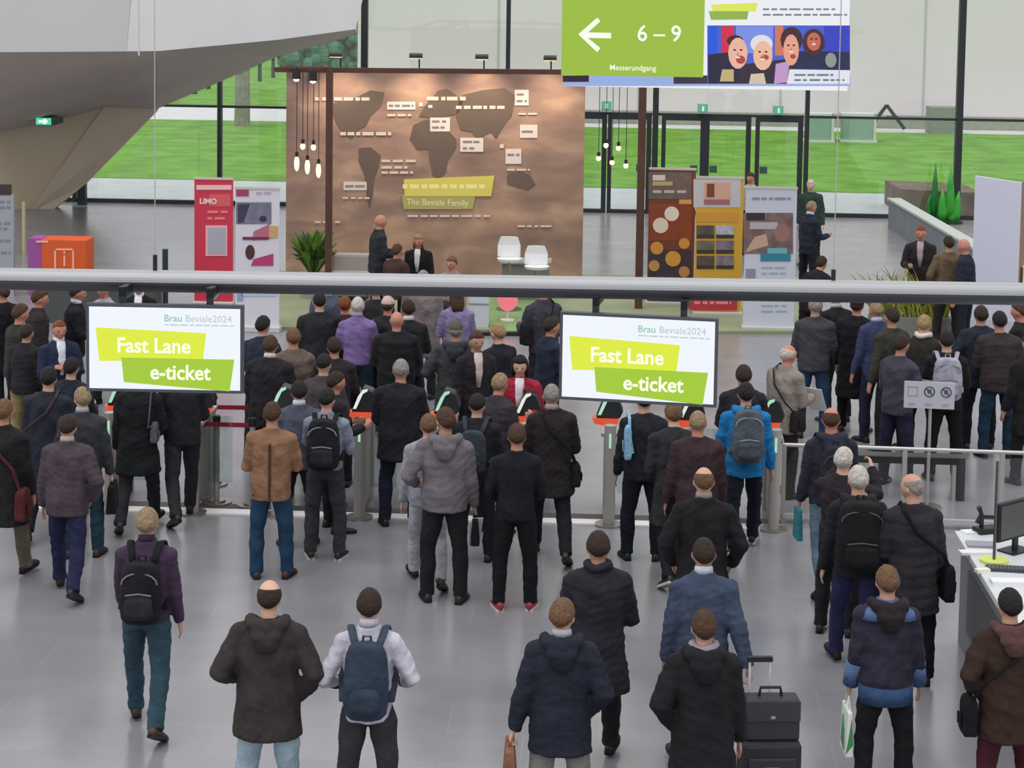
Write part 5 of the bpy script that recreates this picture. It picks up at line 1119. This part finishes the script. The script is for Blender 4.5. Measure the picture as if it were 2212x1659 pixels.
person('dark-haired person in a black suit with a pale collar, right of the bald head', 882, 647, 1.80, 12, 'blazer', '#232228', '#1c1c22', 'dark', 'short', 'e', 'down', 'front', group=g3, lod=1, collar='#d8d4da')
P = person('person with a grey cap in a charcoal hooded coat, arms out', 985, 692, 1.84, 0, 'coat', '#3a3c41', '#2a2a30', 'grey', 'short', 'b', 'elbow', 'elbow', group=g3, lod=1, hood=True, cap='#56544e', wide=1.1, hem=.66)
person('person with brown hair in a lilac patterned shirt at the display stands', 987, 622, 1.72, 10, 'shirt', '#8076a2', '#2c2638', 'brown', 'bob', 'a', 'front', 'front', group=g3, lod=1, hem=.84)
person('brown-haired person turned to the camera, left of the blond person in black', 1030, 714, 1.74, -160, 'blazer', '#28242a', '#1c1c20', 'brown', 'short', 'b', group=g3, lod=1, shirt='#c8b8b4')
person('blond person in a black jacket next to the woman in red', 1076, 698, 1.76, 40, 'jacket', '#20202a', '#1a1a20', 'blond', 'short', 'c', 'elbow', 'down', group=g3, lod=1)
P = person('person in a grey-mauve jacket turned half left, left of the right screen', 1172, 606, 1.84, 30, 'jacket', '#3c3944', '#22222a', 'brown', 'short', 'e', 'front', 'front', group=g3, lod=1, wide=1.08)
shoulder_bag(P, 'black bag carried on the left of the grey-mauve jacket', '#1b1a1f', -1, 1.08, (.13, .06, .14))
person('dark-haired person in a navy suit half hidden by the right screen', 1192, 684, 1.78, -60, 'blazer', '#222a40', '#1c2030', 'dark', 'short', 'e', 'front', 'front', group=g3, lod=1)
person('woman in a red blazer and white blouse facing the camera at the gates', 1124, 768, 1.70, 176, 'blazer', '#a01c36', '#222228', 'black', 'bob', 'a', 'front', 'front', group=g3, lod=0, shirt='#dcd2d6', nod=10)
person('sandy-haired person leaning towards the woman in red', 1080, 806, 1.72, -30, 'jacket', '#35303a', '#1c1c20', 'sand', 'short', 'e', 'front', 'front', group=g3, lod=1, lean=12)
person('person in a taupe coat, head hidden behind the hanging tube, middle', 914, 584, 1.80, -10, 'coat', '#7d7072', '#2a2628', 'grey', 'short', 'b', 'front', 'down', group=g3, lod=2, wide=1.15)
# right crowd
person('person in a grey marled jacket and blue jeans, left end of the right crowd', 1762, 640, 1.84, -10, 'jacket', '#3e3f47', '#1f3c5c', 'grey', 'short', 'b', 'front', 'front', group=g3, lod=1)
person('person in black between the marled jacket and the tall black coat', 1806, 622, 1.80, 20, 'jacket', '#1f1f24', '#17171b', 'dark', 'short', 'b', group=g3, lod=1, collar='#c8b8bc')
person('tall person in a long black coat with a dark cap, right crowd', 1852, 640, 1.86, -20, 'longcoat', '#19191d', '#131318', 'dark', 'short', 'e', group=g3, lod=1, cap='#2a2022')
person('pink-faced person in a blue jacket beside the tall black coat', 1893, 650, 1.84, 20, 'jacket', '#363f64', '#1d2038', 'sand', 'crop', 'e', group=g3, lod=1, collar='#b4bee0', hem=.78)
P = person('person in a purple-grey jacket reading papers, behind the pictogram sign', 1948, 722, 1.80, -45, 'jacket', '#423c4c', '#20203a', 'dark', 'short', 'e', 'front', 'front', group=g3, lod=1)
paper(P, 'white papers in the hands of the purple-grey jacket wearer', 1, size=(.15, .12), up_=.05)
person('person in a dark olive jacket behind the reader in purple-grey', 1926, 664, 1.76, 30, 'jacket', '#38382f', '#1c1c20', 'dark', 'short', 'b', group=g3, lod=1)
person('blond person in a dark brown jacket in front of the yellow-green grass', 1997, 680, 1.78, -20, 'jacket', '#2b2925', '#19191d', 'blond', 'short', 'c', group=g3, lod=1, scarf='#d4cdc2')
P = person('black-haired person in black with a pale grey backpack', 2046, 714, 1.80, -8, 'jacket', '#1b1b20', '#161619', 'black', 'short', 'a', 'front', 'front', group=g3, lod=1)
backpack(P, 'pale grey drawstring backpack in the right crowd', '#9c9aac', '#9290a2', '#6c6a7a', 1.1, longer=1.0)
person('person in a navy jacket left of the brown leather jacket', 2120, 660, 1.84, -5, 'jacket', '#272a3a', '#17181f', 'dark', 'short', 'b', 'hip', 'front', group=g3, lod=1, wide=1.1, hem=.76)
person('black-haired person in a brown leather jacket and blue jeans, right crowd', 2160, 672, 1.84, -2, 'jacket', '#3a3034', '#17324a', 'black', 'short', 'e', 'front', 'hip', group=g3, lod=1, wide=1.12, hem=.80)
person('person in a black coat with a pink face at the right edge, upper row', 2203, 652, 1.82, 60, 'coat', '#1f1d22', '#19191d', 'brown', 'short', 'e', group=g3, lod=1)
person('person in a dark coat at the right edge, partly outside the frame', 2226, 720, 1.80, 20, 'coat', '#1c1c20', '#17171b', 'dark', 'short', 'b', group=g3, lod=1)
P = person('elderly person in a beige patterned jacket holding a sheet, behind the railing', 1703, 744, 1.76, -48, 'parka', '#8a8076', '#25221f', 'white', 'bald_top', 'e', 'front', 'front', group=g3, lod=0, hem=.74, turn=-10)
paper(P, 'white sheet held by the person in the beige patterned jacket', 1, size=(.22, .32), up_=.0)
shoulder_bag(P, 'dark shoulder bag of the person in the beige patterned jacket', '#25201f', 1, .90, (.13, .07, .12), xo=.20)
person('dark-haired person in a dark navy coat beyond the bright blue jacket', 1607, 788, 1.78, -5, 'coat', '#22222e', '#1b1c26', 'dark', 'short', 'b', 'front', 'front', group=g3, lod=1)
# far stands
person('bald person in a dark grey suit standing before the backdrop, turned right', 822, 463, 1.84, -70, 'blazer', '#2b2e34', '#22242a', 'grey', 'bald', 'e', 'front', 'front', group=g4, lod=1, floor=.05)
person('brown-haired person seated in front of the backdrop, left of the blond one', 858, 527, 1.72, -30, 'jacket', '#4a3030', '#2a2226', 'brown', 'short', 'e', group=g4, lod=2, sit=True, floor=.05)
person('blond seated person in a black jacket and white blouse facing the camera', 904, 506, 1.74, 170, 'blazer', '#1c1a1e', '#1c1a1e', 'blond', 'long', 'e', group=g4, lod=1, sit=True, shirt='#d8cfd2', floor=.05)
person('person with a pink face seated low in front of the backdrop', 976, 553, 1.70, 150, 'shirt', '#a07c80', '#3a3034', 'lbrown', 'short', 'e', group=g4, lod=2, sit=True, floor=.05)
person('person in a dark navy suit standing right of the white banner, by the doors', 1753, 433, 1.82, -60, 'blazer', '#22283a', '#1b1d28', 'sand', 'crop', 'e', 'down', 'front', group=g4, lod=1, collar='#c8ccd8')
person('person in black bending forward below the navy suit, by the white banner', 1775, 553, 1.70, -40, 'jacket', '#1d1a20', '#17171b', 'dark', 'short', 'e', 'front', 'front', group=g4, lod=1, lean=25)
person('person in a green-black coat outside the glass, right of the doors', 1752, 388, 1.78, 160, 'coat', '#2c4038', '#20242a', 'white', 'short', 'c', group=g4, lod=2)
person('person with a pink face by the thick door post behind the banners', 1622, 372, 1.78, 150, 'shirt', '#b89c96', '#2a2a30', 'brown', 'short', 'e', group=g4, lod=2)
person('red-faced person in a dark brown jacket by the sloping parapet', 1990, 487, 1.84, 165, 'jacket', '#2c2428', '#1f1c22', 'red', 'crop', 'e', 'down', 'front', group=g4, lod=1, shirt='#a898a8')
person('dark-haired person in a brown jacket seen from behind, by the white partition', 2050, 510, 1.80, 5, 'jacket', '#66543c', '#2a2420', 'dark', 'short', 'b', 'hip', 'hip', group=g4, lod=1, wide=1.08)
person('bald person in a navy jacket next to the white partition', 2083, 515, 1.82, 60, 'jacket', '#24283a', '#1c1f2c', 'brown', 'bald', 'e', group=g4, lod=1)
# trolley case pulled by the person in the slate blue blazer
c = G(1657, 1768); t = thing('trolley_case', 'black wheeled trolley case with a silver pull handle, pulled by the slate blue blazer', 'suitcase', c, math.radians(3))
MB().b2((-.21, -.14, .05), (.21, .14, .60)).build('shell', mat('#26262b', .7, var=.15, scale=6), t, bevel=.03)
MB().b2((-.17, -.16, .12), (.17, -.135, .50)).build('front_pocket', mat('#2e2e34', .7), t, bevel=.01); MB().b2((-.05, -.168, .40), (.05, -.158, .44)).build('label_plate', mat('#a7a7ae', .4), t)
for q in (-1, 1): MB().sph((.19*q, .08, .045), (.03, .045, .045), 12, 8).build('wheel', BLACK, t)
hg = MB(); 
for q in (-1, 1): hg.b2((-.06+.072*q-.008, .10, .58), (-.06+.072*q+.008, .116, 1.12))
hg.build('pull_handle', mat('#d9d9de', .3, .3), t); MB().b2((-.15, .09, 1.11), (.03, .126, 1.145)).build('grip', BLACK, t)
t = thing('briefcase', 'black briefcase standing on top of the trolley case', 'briefcase', c + Vector((0, 0, .60)), math.radians(3))
MB().b2((-.19, -.09, 0.0), (.20, .08, .30)).build('case', mat('#312d32', .6, var=.1), t, bevel=.02); MB().b2((-.19, -.10, .15), (.20, -.085, .29)).build('flap', mat('#38343a', .6), t); MB().b2((-.012, -.108, .17), (.02, -.098, .19)).build('clasp', mat('#b0aeb4', .3, .6), t)
MB().tube([(-.08, 0, .295), (-.07, 0, .36), (.07, 0, .36), (.08, 0, .295)], [.012]*4, n=8).build('handle', BLACK, t)
finish_people()
# lettering becomes plain meshes
dg = bpy.context.evaluated_depsgraph_get()
for o in [o for o in C.objects if o.type == 'FONT']:
    me = bpy.data.meshes.new_from_object(o.evaluated_get(dg)); n = bpy.data.objects.new('text', me); C.objects.link(n)
    n.parent = o.parent; n.location = o.location; n.rotation_euler = o.rotation_euler; n.scale = o.scale; nm = o.name
    bpy.data.objects.remove(o); n.name = 'lettering'
